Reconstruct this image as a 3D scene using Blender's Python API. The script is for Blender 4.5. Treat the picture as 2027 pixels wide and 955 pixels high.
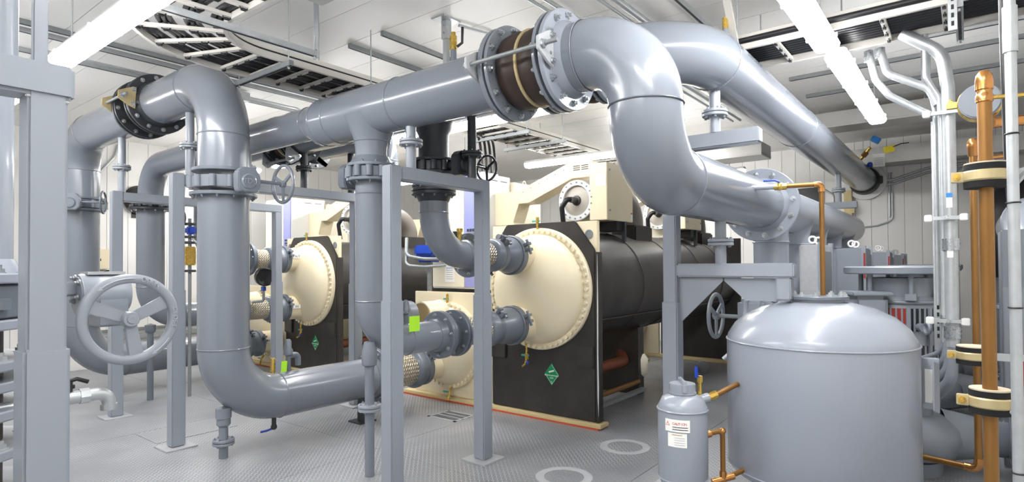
import bpy, bmesh, math, random
from mathutils import Vector, Matrix, Quaternion
random.seed(7)
PI = math.pi
for o in list(bpy.data.objects): bpy.data.objects.remove(o)
SC = bpy.context.scene
COL = SC.collection

# ------------------------------------------------------------------ camera
YAW, PITCH, ROLL, FPX, CYP = .6627, .0157, -.0064, 1156.57, 506.46
fw = Vector((math.cos(PITCH)*math.cos(YAW), math.cos(PITCH)*math.sin(YAW), math.sin(PITCH)))
rt = Vector((math.sin(YAW), -math.cos(YAW), 0)); up = rt.cross(fw)
r2 = rt*math.cos(ROLL)+up*math.sin(ROLL); u2 = up*math.cos(ROLL)-rt*math.sin(ROLL)
cam_data = bpy.data.cameras.new('camera'); cam = bpy.data.objects.new('camera', cam_data); COL.objects.link(cam)
cam.matrix_world = Matrix(((r2.x, u2.x, -fw.x, 0), (r2.y, u2.y, -fw.y, 0), (r2.z, u2.z, -fw.z, 1.6), (0, 0, 0, 1)))
cam_data.sensor_width = 36; cam_data.lens = FPX/2027*36
cam_data.shift_y = (CYP-477.5)/2027; cam_data.clip_start = .05
SC.camera = cam
# ------------------------------------------------------------------ world, exposure
w = bpy.data.worlds.new('world'); SC.world = w; w.use_nodes = True
w.node_tree.nodes['Background'].inputs[0].default_value = (.8, .85, .9, 1)
w.node_tree.nodes['Background'].inputs[1].default_value = .3
vs = SC.view_settings
vs.view_transform = 'Standard'; vs.look = 'None'; vs.gamma = 1; vs.use_curve_mapping = False
vs.exposure = 0.88
LAMP = 24.0          # emission of the fixtures' diffusers

# ------------------------------------------------------------------ materials
def lin(h):
    c = [int(h[i:i+2], 16)/255 for i in (0, 2, 4)]
    return tuple(x/12.92 if x <= .04045 else ((x+.055)/1.055)**2.4 for x in c)+(1,)
MATS = {}
class NT:
    def __init__(s, m): s.t = m.node_tree; s.n = s.t.nodes
    def add(s, typ, **kw):
        nd = s.n.new(typ)
        for k, v in kw.items(): setattr(nd, k, v)
        return nd
    def link(s, a, b): s.t.links.new(a, b)
    def math(s, op, a, b=None, c=None):
        nd = s.n.new('ShaderNodeMath'); nd.operation = op
        for i, v in enumerate((a, b, c)):
            if v is None: continue
            if isinstance(v, (int, float)): nd.inputs[i].default_value = v
            else: s.t.links.new(v, nd.inputs[i])
        return nd.outputs[0]
def mat(name, hexc, rough=.4, metal=0, var=.08, scale=6, bump=0, bscale=60, coat=0, alpha=None, emis=None, dark=None, stretch=(1, 1, 1), rv=.07):
    m = bpy.data.materials.new(name); m.use_nodes = True; T = NT(m); b = T.n['Principled BSDF']
    c = lin(hexc); b.inputs['Roughness'].default_value = rough; b.inputs['Metallic'].default_value = metal
    b.inputs['Coat Weight'].default_value = coat; b.inputs['Coat Roughness'].default_value = .12
    tc = T.add('ShaderNodeNewGeometry'); mp = T.add('ShaderNodeMapping'); mp.inputs['Scale'].default_value = stretch
    T.link(tc.outputs['Position'], mp.inputs['Vector'])
    nz = T.add('ShaderNodeTexNoise'); nz.inputs['Scale'].default_value = scale; nz.inputs['Detail'].default_value = 5
    T.link(mp.outputs[0], nz.inputs['Vector'])
    rp = T.add('ShaderNodeValToRGB'); e = rp.color_ramp.elements
    e[0].position = .25; e[1].position = .8; rp.color_ramp.interpolation = 'B_SPLINE'
    d = lin(dark) if dark else tuple(x*(1-var) for x in c[:3])+(1,)
    e[0].color = d; e[1].color = tuple(min(1, x*(1+var)) for x in c[:3])+(1,)
    T.link(nz.outputs[0], rp.inputs[0])
    if var or dark: T.link(rp.outputs[0], b.inputs['Base Color'])
    else: b.inputs['Base Color'].default_value = c
    rr = T.add('ShaderNodeMapRange'); rr.inputs['To Min'].default_value = max(.02, rough-rv); rr.inputs['To Max'].default_value = min(1, rough+rv)
    T.link(nz.outputs[0], rr.inputs[0])
    if rv: T.link(rr.outputs[0], b.inputs['Roughness'])
    if bump:
        n2 = T.add('ShaderNodeTexNoise'); n2.inputs['Scale'].default_value = bscale; T.link(mp.outputs[0], n2.inputs['Vector'])
        bp = T.add('ShaderNodeBump'); bp.inputs['Strength'].default_value = bump; bp.inputs['Distance'].default_value = .004
        T.link(n2.outputs[0], bp.inputs['Height']); T.link(bp.outputs[0], b.inputs['Normal'])
    if emis:
        b.inputs['Emission Color'].default_value = lin(emis[0]); b.inputs['Emission Strength'].default_value = emis[1]
    if alpha is not None: b.inputs['Alpha'].default_value = alpha
    MATS[name] = m; return m
mat('pipe', '7a8089', .24, .0, 0, 2, 0, 14, .3, rv=0)
mat('post', '8e949c', .34, 0, 0, 3, .03, 30, .15, rv=0)
mat('tank', '949aa4', .27, 0, 0, 2, 0, 12, .3, rv=0)
mat('flange', '6c737c', .35, .1, .07, 9, .05, 40, .15)
mat('darkflange', '3d4044', .38, .3, .15, 12, .1, 40)
mat('bolt', 'b7bcc0', .28, .85, .15, 60)
mat('beige', 'e9dcbd', .33, 0, .02, 3, .02, 20, .1)
mat('cream', 'e6dfc9', .4, 0, .03, 3)
mat('insul', '3a3633', .42, 0, .3, 4, .35, 7, 0, dark='211f1e')
mat('black', '17171a', .4, 0, .2, 10)
mat('cable', '121217', .38, 0, .3, 20)
mat('white', 'e4e4e2', .4, 0, .03, 3)
mat('paper', 'f2f1ec', .8, 0, .02, 3)
mat('wall', 'eceae6', .45, 0, .03, 2, .03, 8)
mat('ceil', 'eae8e5', .38, 0, .04, 1.5, .03, 6)
mat('galv', 'b6babc', .36, .5, .14, 22, .05, 60)
mat('galvdark', '8c9092', .42, .35, .15, 22)
mat('tray', 'd3cfc8', .42, .25, .05, 8)
mat('duct', 'c3c1bc', .35, .35, .08, 5)
mat('copper', '8c6433', .36, .55, .22, 14, .05, 40, stretch=(1, 1, .25))
mat('brightcopper', 'c48a52', .22, .9, .12, 20)
mat('brass', 'd8b45c', .27, .85, .12, 30)
mat('rubber', '3a2a22', .48, 0, .35, 9, .1, 20, dark='20160f')
mat('gold', 'c3b287', .4, .35, .1, 20)
mat('foam', '19191b', .9, 0, .2, 60)
mat('cork', 'cdbfa6', .85, 0, .06, 40)
mat('red', '93261f', .4, 0, .1, 10)
mat('orange', 'c7512b', .5, 0, .1, 10)
mat('yellow', 'e9d820', .5, 0, .05, 10)
mat('blue', '1b43b0', .35, 0, .1, 10)
mat('lightblue', '2f86cf', .4, 0, .08, 10)
mat('violet', '8f93c6', .4, 0, .04, 4)
mat('teal', '3fa79a', .4, 0, .08, 10)
mat('lime', 'a9e62a', .55, 0, .05, 6)
mat('green', '0f8e57', .5, 0, .04, 6)
mat('greentxt', 'e8f4ec', .6, 0, .02, 6)
mat('ink', '26262a', .7, 0, .05, 6)
mat('redink', 'c23324', .6, 0, .05, 6)
mat('rust', '6b3a24', .5, .3, .4, 14, .2, 30)
mat('ring', 'b4b6b9', .5, .2, .1, 30)
mat('motor', '838991', .42, 0, .07, 8, .05, 40)
mat('lamp', 'ffffff', .5, 0, 0, 2, emis=('fbfbfb', LAMP))
mat('castgrey', 'b5aea3', .42, 0, .04, 6)
mat('lagging', '77706a', .5, 0, .12, 6, .2, 12)
mat('litpost', 'a9aeb4', .4, 0, 0, 3, .03, 30, .1, rv=0)  # same post paint, lightened: highlights on raised letters and arrows put into the colour
mat('wood', 'd6c293', .55, 0, .1, 8, stretch=(1, .2, 1))

def floor_mat():
    m = bpy.data.materials.new('tread'); m.use_nodes = True; T = NT(m); b = T.n['Principled BSDF']
    g = T.add('ShaderNodeNewGeometry'); mp = T.add('ShaderNodeMapping'); mp.inputs['Rotation'].default_value = (0, 0, PI/4); mp.inputs['Scale'].default_value = (30, 30, 30)
    T.link(g.outputs['Position'], mp.inputs[0]); sp = T.add('ShaderNodeSeparateXYZ'); T.link(mp.outputs[0], sp.inputs[0])
    a, c = sp.outputs[0], sp.outputs[1]
    fa = T.math('SUBTRACT', T.math('FRACT', a), .5); fc = T.math('SUBTRACT', T.math('FRACT', c), .5)
    par = T.math('ABSOLUTE', T.math('MODULO', T.math('ADD', T.math('FLOOR', a), T.math('FLOOR', c)), 2))
    def ell(p, q): return T.math('ADD', T.math('POWER', T.math('ABSOLUTE', T.math('DIVIDE', p, .46)), 2), T.math('POWER', T.math('ABSOLUTE', T.math('DIVIDE', q, .15)), 2))
    d = T.math('ADD', T.math('MULTIPLY', ell(fa, fc), par), T.math('MULTIPLY', ell(fc, fa), T.math('SUBTRACT', 1, par)))
    hgt = T.math('MAXIMUM', T.math('SUBTRACT', 1, d), 0)
    nz = T.add('ShaderNodeTexNoise'); nz.inputs['Scale'].default_value = 1.3; nz.inputs['Detail'].default_value = 6; T.link(g.outputs['Position'], nz.inputs[0])
    rp = T.add('ShaderNodeValToRGB'); rp.color_ramp.elements[0].position = .3; rp.color_ramp.elements[1].position = .7
    rp.color_ramp.elements[0].color = lin('83868b'); rp.color_ramp.elements[1].color = lin('9b9da1'); T.link(nz.outputs[0], rp.inputs[0])
    mx = T.add('ShaderNodeMix', data_type='RGBA'); T.link(rp.outputs[0], mx.inputs[6]); mx.inputs[7].default_value = lin('e0e1e3')
    n3 = T.add('ShaderNodeTexNoise'); n3.inputs['Scale'].default_value = 1.1; n3.inputs['Detail'].default_value = 3; T.link(g.outputs['Position'], n3.inputs[0])
    mr = T.add('ShaderNodeMapRange', interpolation_type='SMOOTHSTEP'); mr.inputs['From Min'].default_value = .4; mr.inputs['From Max'].default_value = .62; mr.inputs['To Min'].default_value = .15; mr.inputs['To Max'].default_value = .95; T.link(n3.outputs[0], mr.inputs[0])
    T.link(T.math('MULTIPLY', T.math('POWER', hgt, .6), mr.outputs[0]), mx.inputs[0]); T.link(mx.outputs[2], b.inputs['Base Color'])
    bp = T.add('ShaderNodeBump'); bp.inputs['Strength'].default_value = .7; bp.inputs['Distance'].default_value = .004
    T.link(hgt, bp.inputs['Height']); T.link(bp.outputs[0], b.inputs['Normal'])
    b.inputs['Roughness'].default_value = .33; b.inputs['Metallic'].default_value = .15
    MATS['tread'] = m
floor_mat()
def braid_mat():     # woven steel sleeve, the pattern wraps around the local X axis
    m = bpy.data.materials.new('braid'); m.use_nodes = True; T = NT(m); b = T.n['Principled BSDF']
    tc = T.add('ShaderNodeTexCoord'); sp = T.add('ShaderNodeSeparateXYZ'); T.link(tc.outputs['Object'], sp.inputs[0])
    an = T.math('MULTIPLY', T.math('ARCTAN2', sp.outputs[2], sp.outputs[1]), 26/(2*PI)); x = T.math('MULTIPLY', sp.outputs[0], 30)
    a = T.math('ADD', an, x); c = T.math('SUBTRACT', an, x)
    par = T.math('ABSOLUTE', T.math('MODULO', T.math('ADD', T.math('FLOOR', a), T.math('FLOOR', c)), 2))
    def arch(p): return T.math('SUBTRACT', 1, T.math('POWER', T.math('ABSOLUTE', T.math('MULTIPLY', T.math('SUBTRACT', T.math('FRACT', p), .5), 2)), 2))
    hgt = T.math('ADD', T.math('MULTIPLY', arch(a), par), T.math('MULTIPLY', arch(c), T.math('SUBTRACT', 1, par)))
    rp = T.add('ShaderNodeValToRGB'); rp.color_ramp.elements[0].color = lin('4a4034'); rp.color_ramp.elements[1].color = lin('d3c8b4'); rp.color_ramp.elements[1].position = .7
    T.link(hgt, rp.inputs[0]); T.link(rp.outputs[0], b.inputs['Base Color'])
    bp = T.add('ShaderNodeBump'); bp.inputs['Strength'].default_value = 1; bp.inputs['Distance'].default_value = .01
    T.link(hgt, bp.inputs['Height']); T.link(bp.outputs[0], b.inputs['Normal'])
    b.inputs['Roughness'].default_value = .35; b.inputs['Metallic'].default_value = .7
    MATS['braid'] = m
braid_mat()

# ------------------------------------------------------------------ mesh helpers (world coordinates)
def V(*a): return Vector(a[0] if len(a) == 1 else a)
X_, Y_, Z_ = V(1, 0, 0), V(0, 1, 0), V(0, 0, 1)
def basis(ax):
    ax = V(ax).normalized(); r = Z_ if abs(ax.z) < .9 else X_
    u = r.cross(ax).normalized(); v = ax.cross(u); return ax, u, v
class MB:
    def __init__(s): s.v = []; s.f = []
    def add(s, vs, fs):
        n = len(s.v); s.v += [V(p) for p in vs]; s.f += [tuple(i+n for i in f) for f in fs]; return s
    def box(s, c, d, rz=0, R=None):
        M = R or Matrix.Rotation(rz, 3, 'Z'); c = V(c); p = []
        for x in (-.5, .5):
            for y in (-.5, .5):
                for z in (-.5, .5): p.append(c+M @ V(x*d[0], y*d[1], z*d[2]))
        return s.add(p, [(0, 1, 3, 2), (4, 6, 7, 5), (0, 4, 5, 1), (2, 3, 7, 6), (0, 2, 6, 4), (1, 5, 7, 3)])
    def bb(s, x0, x1, y0, y1, z0, z1): return s.box(((x0+x1)/2, (y0+y1)/2, (z0+z1)/2), (x1-x0, y1-y0, z1-z0))
    def lathe(s, o, ax, prof, n=32, closed=False, a0=0, a1=2*PI):
        o = V(o); ax, u, v = basis(ax); full = a1-a0 > 6.28; m = n if full else n+1
        idx = []; vs = []
        for r, t in prof:
            if r < 1e-6: vs.append(o+ax*t); idx.append([len(vs)-1]*m)
            else:
                row = []
                for k in range(m):
                    a = a0+(a1-a0)*k/n; vs.append(o+ax*t+(u*math.cos(a)+v*math.sin(a))*r); row.append(len(vs)-1)
                idx.append(row)
        fs = []; L = len(prof)
        for i in range(L if closed else L-1):
            A, B = idx[i], idx[(i+1) % L]
            for k in range(n):
                k2 = (k+1) % m; q = []
                for t in (A[k], A[k2], B[k2], B[k]):
                    if t not in q: q.append(t)
                if len(q) > 2: fs.append(tuple(q))
        return s.add(vs, fs)
    def cyl(s, p0, p1, r, r1=None, n=24):
        p0, p1 = V(p0), V(p1); L = (p1-p0).length; r1 = r if r1 is None else r1
        return s.lathe(p0, p1-p0, [(0, 0), (r, 0), (r1, L), (0, L)], n)
    def ring(s, c, ax, ro, ri, h, n=32, ch=.15):
        e = min(h*ch, .006); return s.lathe(V(c)-V(ax).normalized()*h/2, ax, [(ri, 0), (ro-e, 0), (ro, e), (ro, h-e), (ro-e, h), (ri, h)], n, True)
    def path(s, pts, r, n=16, caps=True):
        pts = [V(p) for p in pts]; rr = r if isinstance(r, (list, tuple)) else [r]*len(pts)
        T = []
        for i in range(len(pts)):
            a = (pts[i]-pts[i-1]).normalized() if i else None; b = (pts[i+1]-pts[i]).normalized() if i < len(pts)-1 else None
            T.append(((a or b)+(b or a)).normalized())
        _, u, v = basis(T[0]); vs = []; fs = []
        for i, p in enumerate(pts):
            if i:
                q = T[i-1].rotation_difference(T[i]); u = q @ u; u = (u-T[i]*u.dot(T[i])).normalized()
            v = T[i].cross(u)
            for k in range(n):
                a = 2*PI*k/n; vs.append(p+(u*math.cos(a)+v*math.sin(a))*rr[i])
        for i in range(len(pts)-1):
            for k in range(n):
                k2 = (k+1) % n; fs.append((i*n+k, i*n+k2, (i+1)*n+k2, (i+1)*n+k))
        if caps: fs.append(tuple(range(n))[::-1]); fs.append(tuple((len(pts)-1)*n+k for k in range(n)))
        return s.add(vs, fs)
    def torus(s, c, ax, R, r, n=40, m=10, sq=1.0):
        prof = [(R+r*math.cos(2*PI*k/m), r*sq*math.sin(2*PI*k/m)) for k in range(m)]
        return s.lathe(c, ax, prof, n, True)
    def prism(s, poly, ext):
        e = V(ext); n = len(poly); vs = [V(p) for p in poly]+[V(p)+e for p in poly]
        return s.add(vs, [tuple(range(n)), tuple(range(2*n-1, n-1, -1))]+[(k, (k+n), (k+1) % n+n, (k+1) % n) for k in range(n)])
    def ball(s, c, r, n=16, ax=Z_, sq=1.0):
        m = n//2; return s.lathe(c, ax, [(r*math.sin(PI*k/m), -r*sq*math.cos(PI*k/m)) for k in range(m+1)], n)
def bend(pts, R, seg=14):
    """round the corners of a polyline with arcs of radius R (one value or one per corner)"""
    pts = [V(p) for p in pts]; out = [pts[0]]
    for i in range(1, len(pts)-1):
        a = (pts[i-1]-pts[i]); b = (pts[i+1]-pts[i]); r = R[i-1] if isinstance(R, (list, tuple)) else R
        ua, ub = a.normalized(), b.normalized(); th = ua.angle(ub)
        if abs(th-PI) < .02: out.append(pts[i]); continue
        d = min(r/math.tan(th/2), a.length*.499 if i > 1 else a.length*.98, b.length*.499 if i < len(pts)-2 else b.length*.98); rr = d*math.tan(th/2)
        c = pts[i]+(ua+ub).normalized()*rr/math.sin(th/2)
        p0 = pts[i]+ua*d; p1 = pts[i]+ub*d; w0 = p0-c; w1 = p1-c; tot = w0.angle(w1); axn = w0.cross(w1).normalized()
        for k in range(seg+1): out.append(c+Quaternion(axn, tot*k/seg) @ w0)
    out.append(pts[-1]); return out
ORG = {}
def make_mesh(name, mb, m, bev=0, sharp=40, c=None):
    me = bpy.data.meshes.new(name); c = V(c) if c is not None else V(0, 0, 0)
    me.from_pydata([tuple(p-c) for p in mb.v], [], mb.f)
    bm = bmesh.new(); bm.from_mesh(me)
    bmesh.ops.recalc_face_normals(bm, faces=bm.faces)
    if bev: bmesh.ops.bevel(bm, geom=[e for e in bm.edges if len(e.link_faces) == 2 and e.calc_face_angle(0) > .5], offset=bev, segments=2, affect='EDGES', clamp_overlap=True)
    bm.to_mesh(me); bm.free()
    me.polygons.foreach_set('use_smooth', [True]*len(me.polygons)); me.set_sharp_from_angle(angle=math.radians(sharp))
    me.materials.append(MATS[m]); return me
def obj(name, mb, m, parent=None, bev=0, sharp=40, label=None, cat=None, group=None, kind=None):
    lo = V(*(min(p[i] for p in mb.v) for i in range(3))); hi = V(*(max(p[i] for p in mb.v) for i in range(3)))
    c = (lo+hi)/2
    if parent is None: c.z = lo.z
    o = bpy.data.objects.new(name, make_mesh(name, mb, m, bev, sharp, c)); COL.objects.link(o)
    o.location = c-(ORG[parent] if parent else V(0, 0, 0)); ORG[o] = c
    if parent: o.parent = parent
    tag(o, label, cat, group, kind); return o
def tag(o, label=None, cat=None, group=None, kind=None):
    if label: o['label'] = label
    if cat: o['category'] = cat
    if group: o['group'] = group
    if kind: o['kind'] = kind
    return o
def thing(name, label, cat, loc, group=None):
    o = bpy.data.objects.new(name, None); COL.objects.link(o); o.location = loc; ORG[o] = V(loc); o.empty_display_size = .1
    return tag(o, label, cat, group)
def struct(name, mb, m, **kw): return obj(name, mb, m, kind='structure', **kw)
MESH = {}
def inst(name, key, builder, m, pos, ax, parent, spin=0, sharp=40):
    """an object sharing the mesh cached under key; the mesh is built along +Z at the origin"""
    k = (key, m)
    if k not in MESH: MESH[k] = make_mesh(key, builder(), m, 0, sharp)
    o = bpy.data.objects.new(name, MESH[k]); COL.objects.link(o); p = V(pos)
    o.location = p-(ORG[parent] if parent else V(0, 0, 0)); ORG[o] = p
    o.rotation_mode = 'QUATERNION'; o.rotation_quaternion = Z_.rotation_difference(V(ax).normalized()) @ Quaternion(Z_, spin)
    if parent: o.parent = parent
    return o
def bolt_mb(s):
    def f(): return MB().cyl((0, 0, 0), (0, 0, s*.9), s, n=6).cyl((0, 0, s*.9), (0, 0, s*1.6), s*.55, n=8).cyl((0, 0, -.004), (0, 0, .003), s*1.25, n=12)
    return f
def bolts(parent, c, ax, R, n, s, m='bolt', a0=.13, both=False, name='bolt', skip=None):
    c = V(c); ax, u, v = basis(ax)
    for k in range(n):
        a = a0+2*PI*k/n
        p = c+(u*math.cos(a)+v*math.sin(a))*R
        if skip and skip(p): continue
        inst(name, 'bolt_%d' % round(s*1000), bolt_mb(s), m, p, ax, parent, k)
def boltset(parent, c, ax, R, n, s, m='bolt', a0=.13, name='bolt_ring'):
    c = V(c); ax, u, v = basis(ax); mb = MB()
    for k in range(n):
        a = a0+2*PI*k/n; p = c+(u*math.cos(a)+v*math.sin(a))*R; mb.cyl(p, p+ax*s*1.4, s, n=6)
    return obj(name, mb, m, parent, kind='stuff')
def flange(parent, c, ax, r, ro, t=.03, m='flange', nb=12, bs=.014, side=1, single=True, bm='bolt', hub=True):
    """weld neck flange: disc of radius ro on a pipe of radius r; side = bolt face along ax"""
    c = V(c); ax = V(ax).normalized()
    mb = MB().ring(c, ax, ro, r*.97, t, 40)
    if hub: mb.lathe(c+ax*side*t*.4, ax*side, [(r+.03, 0), (r+.022, .018), (r+.004, .06), (r*.97, .06)], 40)
    f = obj('flange', mb, m, parent)
    if nb:
        if single: bolts(f, c+ax*side*t/2, ax*side, (ro+r)/2+.006, nb, bs, bm)
        else: boltset(f, c+ax*side*t/2, ax*side, (ro+r)/2+.006, nb, bs, bm)
    return f
def weld(parent, c, ax, r, m='pipe'): return obj('weld_bead', MB().torus(c, ax, r, .006, 48, 6), m, parent)
def text(parent, s, size, pos, right, upv, m, name='lettering', ext=.0008, center=True):
    cu = bpy.data.curves.new('t', 'FONT'); cu.body = s; cu.size = size; cu.extrude = ext
    if center: cu.align_x = 'CENTER'; cu.align_y = 'CENTER'
    t = bpy.data.objects.new('t', cu); COL.objects.link(t); dg = bpy.context.evaluated_depsgraph_get()
    me = bpy.data.meshes.new_from_object(t.evaluated_get(dg)); bpy.data.objects.remove(t)
    me.materials.clear(); me.materials.append(MATS[m])
    r = V(right).normalized(); u = V(upv).normalized(); nrm = r.cross(u)
    me.transform(Matrix(((r.x, u.x, nrm.x, 0), (r.y, u.y, nrm.y, 0), (r.z, u.z, nrm.z, 0), (0, 0, 0, 1))))
    o = bpy.data.objects.new(name, me); COL.objects.link(o); p = V(pos); o.location = p-ORG[parent]; o.parent = parent; ORG[o] = p
    return o

# ================================================================== room shell
XW, YW, YR, XB, ZC = 11.6, 10.95, -1.3, -3.2, 3.68
fl = struct('floor', MB().bb(XB, XW, YR, YW, -.12, -.012), 'black')
xs = [XB, -1.2, .9, 3.31, 5.45, 7.6, 9.2, XW]; ys = [YR, 1.98, 4.1, 6.33, 8.6, YW]
for i in range(len(xs)-1):
    for j in range(len(ys)-1):
        g = .0025
        obj('floor_plate', MB().bb(xs[i]+g, xs[i+1]-g, ys[j]+g, ys[j+1]-g, -.012, 0), 'tread', fl)
obj('hatch_plate', MB().bb(2.2, 2.95, 5.8, 6.31, 0, .0035), 'tread', fl, bev=.0015)
ce = struct('ceiling', MB().bb(XB, XW, YR, YW, ZC+.02, ZC+.1), 'galvdark')
x = XB; k = 0
while x < XW-.05:
    obj('ceiling_panel', MB().bb(x+.003, min(x+.437, XW)-.003, YR, YW, ZC, ZC+.02), 'ceil', ce); x += .437
def panel_wall(name, axis, pos, a0, a1, step, out, vis0, vis1, mt='wall'):
    """wall in the plane axis = pos, with vertical panels between vis0 and vis1"""
    mk = (lambda a, b, d0, d1: MB().bb(min(pos+d0, pos+d1), max(pos+d0, pos+d1), a, b, 0, ZC)) if axis == 'x' else (lambda a, b, d0, d1: MB().bb(a, b, min(pos+d0, pos+d1), max(pos+d0, pos+d1), 0, ZC))
    w_ = struct(name, mk(a0, a1, .004*out, .12*out), 'galvdark')
    a = a0
    while a < a1-.02:
        b = min(a+step, a1); obj('wall_panel', mk(a+.003, b-.003, -.016*out, .004*out), mt, w_); a = b
    return w_
panel_wall('wall_back', 'x', XW, YR, YW, .235, 1, 0, 0)
panel_wall('wall_left', 'y', YW, XB, XW, .3, 1, 0, 0)
struct('wall_right', MB().bb(XB, XW, YR-.12, YR, 0, ZC), 'wall')
struct('wall_front', MB().bb(XB-.12, XB, YR, YW, 0, ZC), 'wall')
struct('baseboard_left', MB().bb(XB, XW, YW-.03, YW-.018, 0, .1), 'wall', bev=.003)
struct('baseboard_back', MB().bb(XW-.03, XW-.018, YR, YW-.03, 0, .1), 'wall', bev=.003)

# floor grille and round covers
t = thing('floor_grille', 'square slotted drain grille in the floor beside the chiller base', 'grille', (4.5, 4.34, 0))
obj('frame', MB().bb(4.34, 4.66, 4.14, 4.17, 0, .005).bb(4.34, 4.66, 4.51, 4.54, 0, .005).bb(4.34, 4.37, 4.14, 4.54, 0, .005).bb(4.63, 4.66, 4.14, 4.54, 0, .005).bb(4.46, 4.475, 4.14, 4.54, 0, .005).bb(4.545, 4.56, 4.14, 4.54, 0, .005), 'ring', t)
for k in range(16): obj('bar', MB().bb(4.36, 4.64, 4.175+k*.0212, 4.185+k*.0212, .001, .004), 'galvdark', t)
obj('pit', MB().bb(4.36, 4.64, 4.16, 4.52, 0, .001), 'black', t)
for (cx, cy, lb) in ((4.65, 2.39, 'pale ring-shaped cover set in floor ahead of the chiller corner'), (3.72, 2.42, 'pale ring-shaped cover in floor at the bottom edge of the picture')):
    t = thing('floor_ring', lb, 'floor ring', (cx, cy, 0), 'ring covers in the tread plate floor')
    obj('outer_ring', MB().ring((cx, cy, .0015), Z_, .215, .15, .003, 48), 'ring', t); obj('inner_plate', MB().cyl((cx, cy, 0), (cx, cy, .002), .148, n=48), 'tread', t)

# ================================================================== pipework helpers
def pipe(name, label, pts, r, R, cat='pipe', welds=True, m='pipe', group=None, n=48, cap=None):
    pts = [V(p) for p in pts]; lo = min(p.z for p in pts)
    t = thing(name, label, cat, (pts[0].x, pts[0].y, lo-r), group)
    bp = bend(pts, R, 18) if len(pts) > 2 else pts
    obj('pipe_body', MB().path(bp, r, n), m, t, sharp=60)
    if welds and len(pts) > 2:
        for i in range(1, len(pts)-1):
            a = (pts[i-1]-pts[i]).normalized(); b = (pts[i+1]-pts[i]).normalized(); q = R[i-1] if isinstance(R, (list, tuple)) else R
            for d in (a, b):
                L = (pts[i-1]-pts[i]).length if d is a else (pts[i+1]-pts[i]).length
                if q < L-.02: weld(t, pts[i]+d*q, d, r, m)
    return t
def stub(label, x, y, z0, z1, zf, r=.037, ro=.085, m='post', single=False, group='pipe support stubs with bolted flanges'):
    t = thing('pipe_support', label, 'pipe support', (x, y, z0), group)
    obj('lower_tube', MB().cyl((x, y, z0), (x, y, zf-.02), r), m, t); obj('upper_tube', MB().cyl((x, y, zf+.02), (x, y, z1), r), m, t)
    for s in (-1, 1):
        f = obj('flange', MB().ring((x, y, zf+s*.012), Z_, ro, r*.9, .02, 28), m, t)
        boltset(f, (x, y, zf+s*.022), Z_*s, ro*.78, 6, .009, m)
    return t
def sleeve_post(t, x, y, z0, zs, z1, s=.1, m='post', plate=True):
    p = obj('post', MB().bb(x-s/2, x+s/2, y-s/2, y+s/2, zs-.02, z1), m, t, bev=.008)
    q = s/2+.008
    obj('sleeve', MB().bb(x-q, x+q, y-q, y+q, z0+.012, zs), m, t, bev=.009)
    if plate: obj('base_plate', MB().bb(x-.13, x+.13, y-.13, y+.13, z0, z0+.012), 'ring', t, bev=.002)
def frame(name, label, posts, beams, cat='pipe rack'):
    t = thing(name, label, cat, (posts[0][0], posts[0][1], 0))
    for (x, y, zs, z1) in posts: sleeve_post(t, x, y, 0, zs, z1)
    for b in beams: obj('beam', MB().bb(*b), 'post', t, bev=.009)
    return t
def handwheel(parent, c, ax, R, spokes=3, a0=0, rr=None, m='post', shaft=None, tilt=0):
    c = V(c); ax, u, v = basis(ax); rr = rr or R*.085
    w_ = obj('handwheel', MB().torus(c, ax, R-rr, rr, 48, 10), m, parent)
    hb = MB().cyl(c-ax*R*.12, c+ax*R*.1, R*.17, n=20).cyl(c+ax*R*.1, c+ax*R*.14, R*.1, n=12)
    obj('hub', hb, m, w_, bev=.002)
    for k in range(spokes):
        a = a0+2*PI*k/spokes; d = u*math.cos(a)+v*math.sin(a); e = ax.cross(d)
        p0 = c+d*R*.12; p1 = c+d*(R-rr); h0 = e*R*.1; h1 = e*R*.085; th = ax*R*.045
        obj('spoke', MB().prism([p0+h0-th, p0-h0-th, p1-h1-th, p1+h1-th], th*2), m, w_, bev=.003)
    if shaft: obj('shaft', MB().cyl(c, shaft, R*.085, n=14), m, parent)
    return w_
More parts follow.
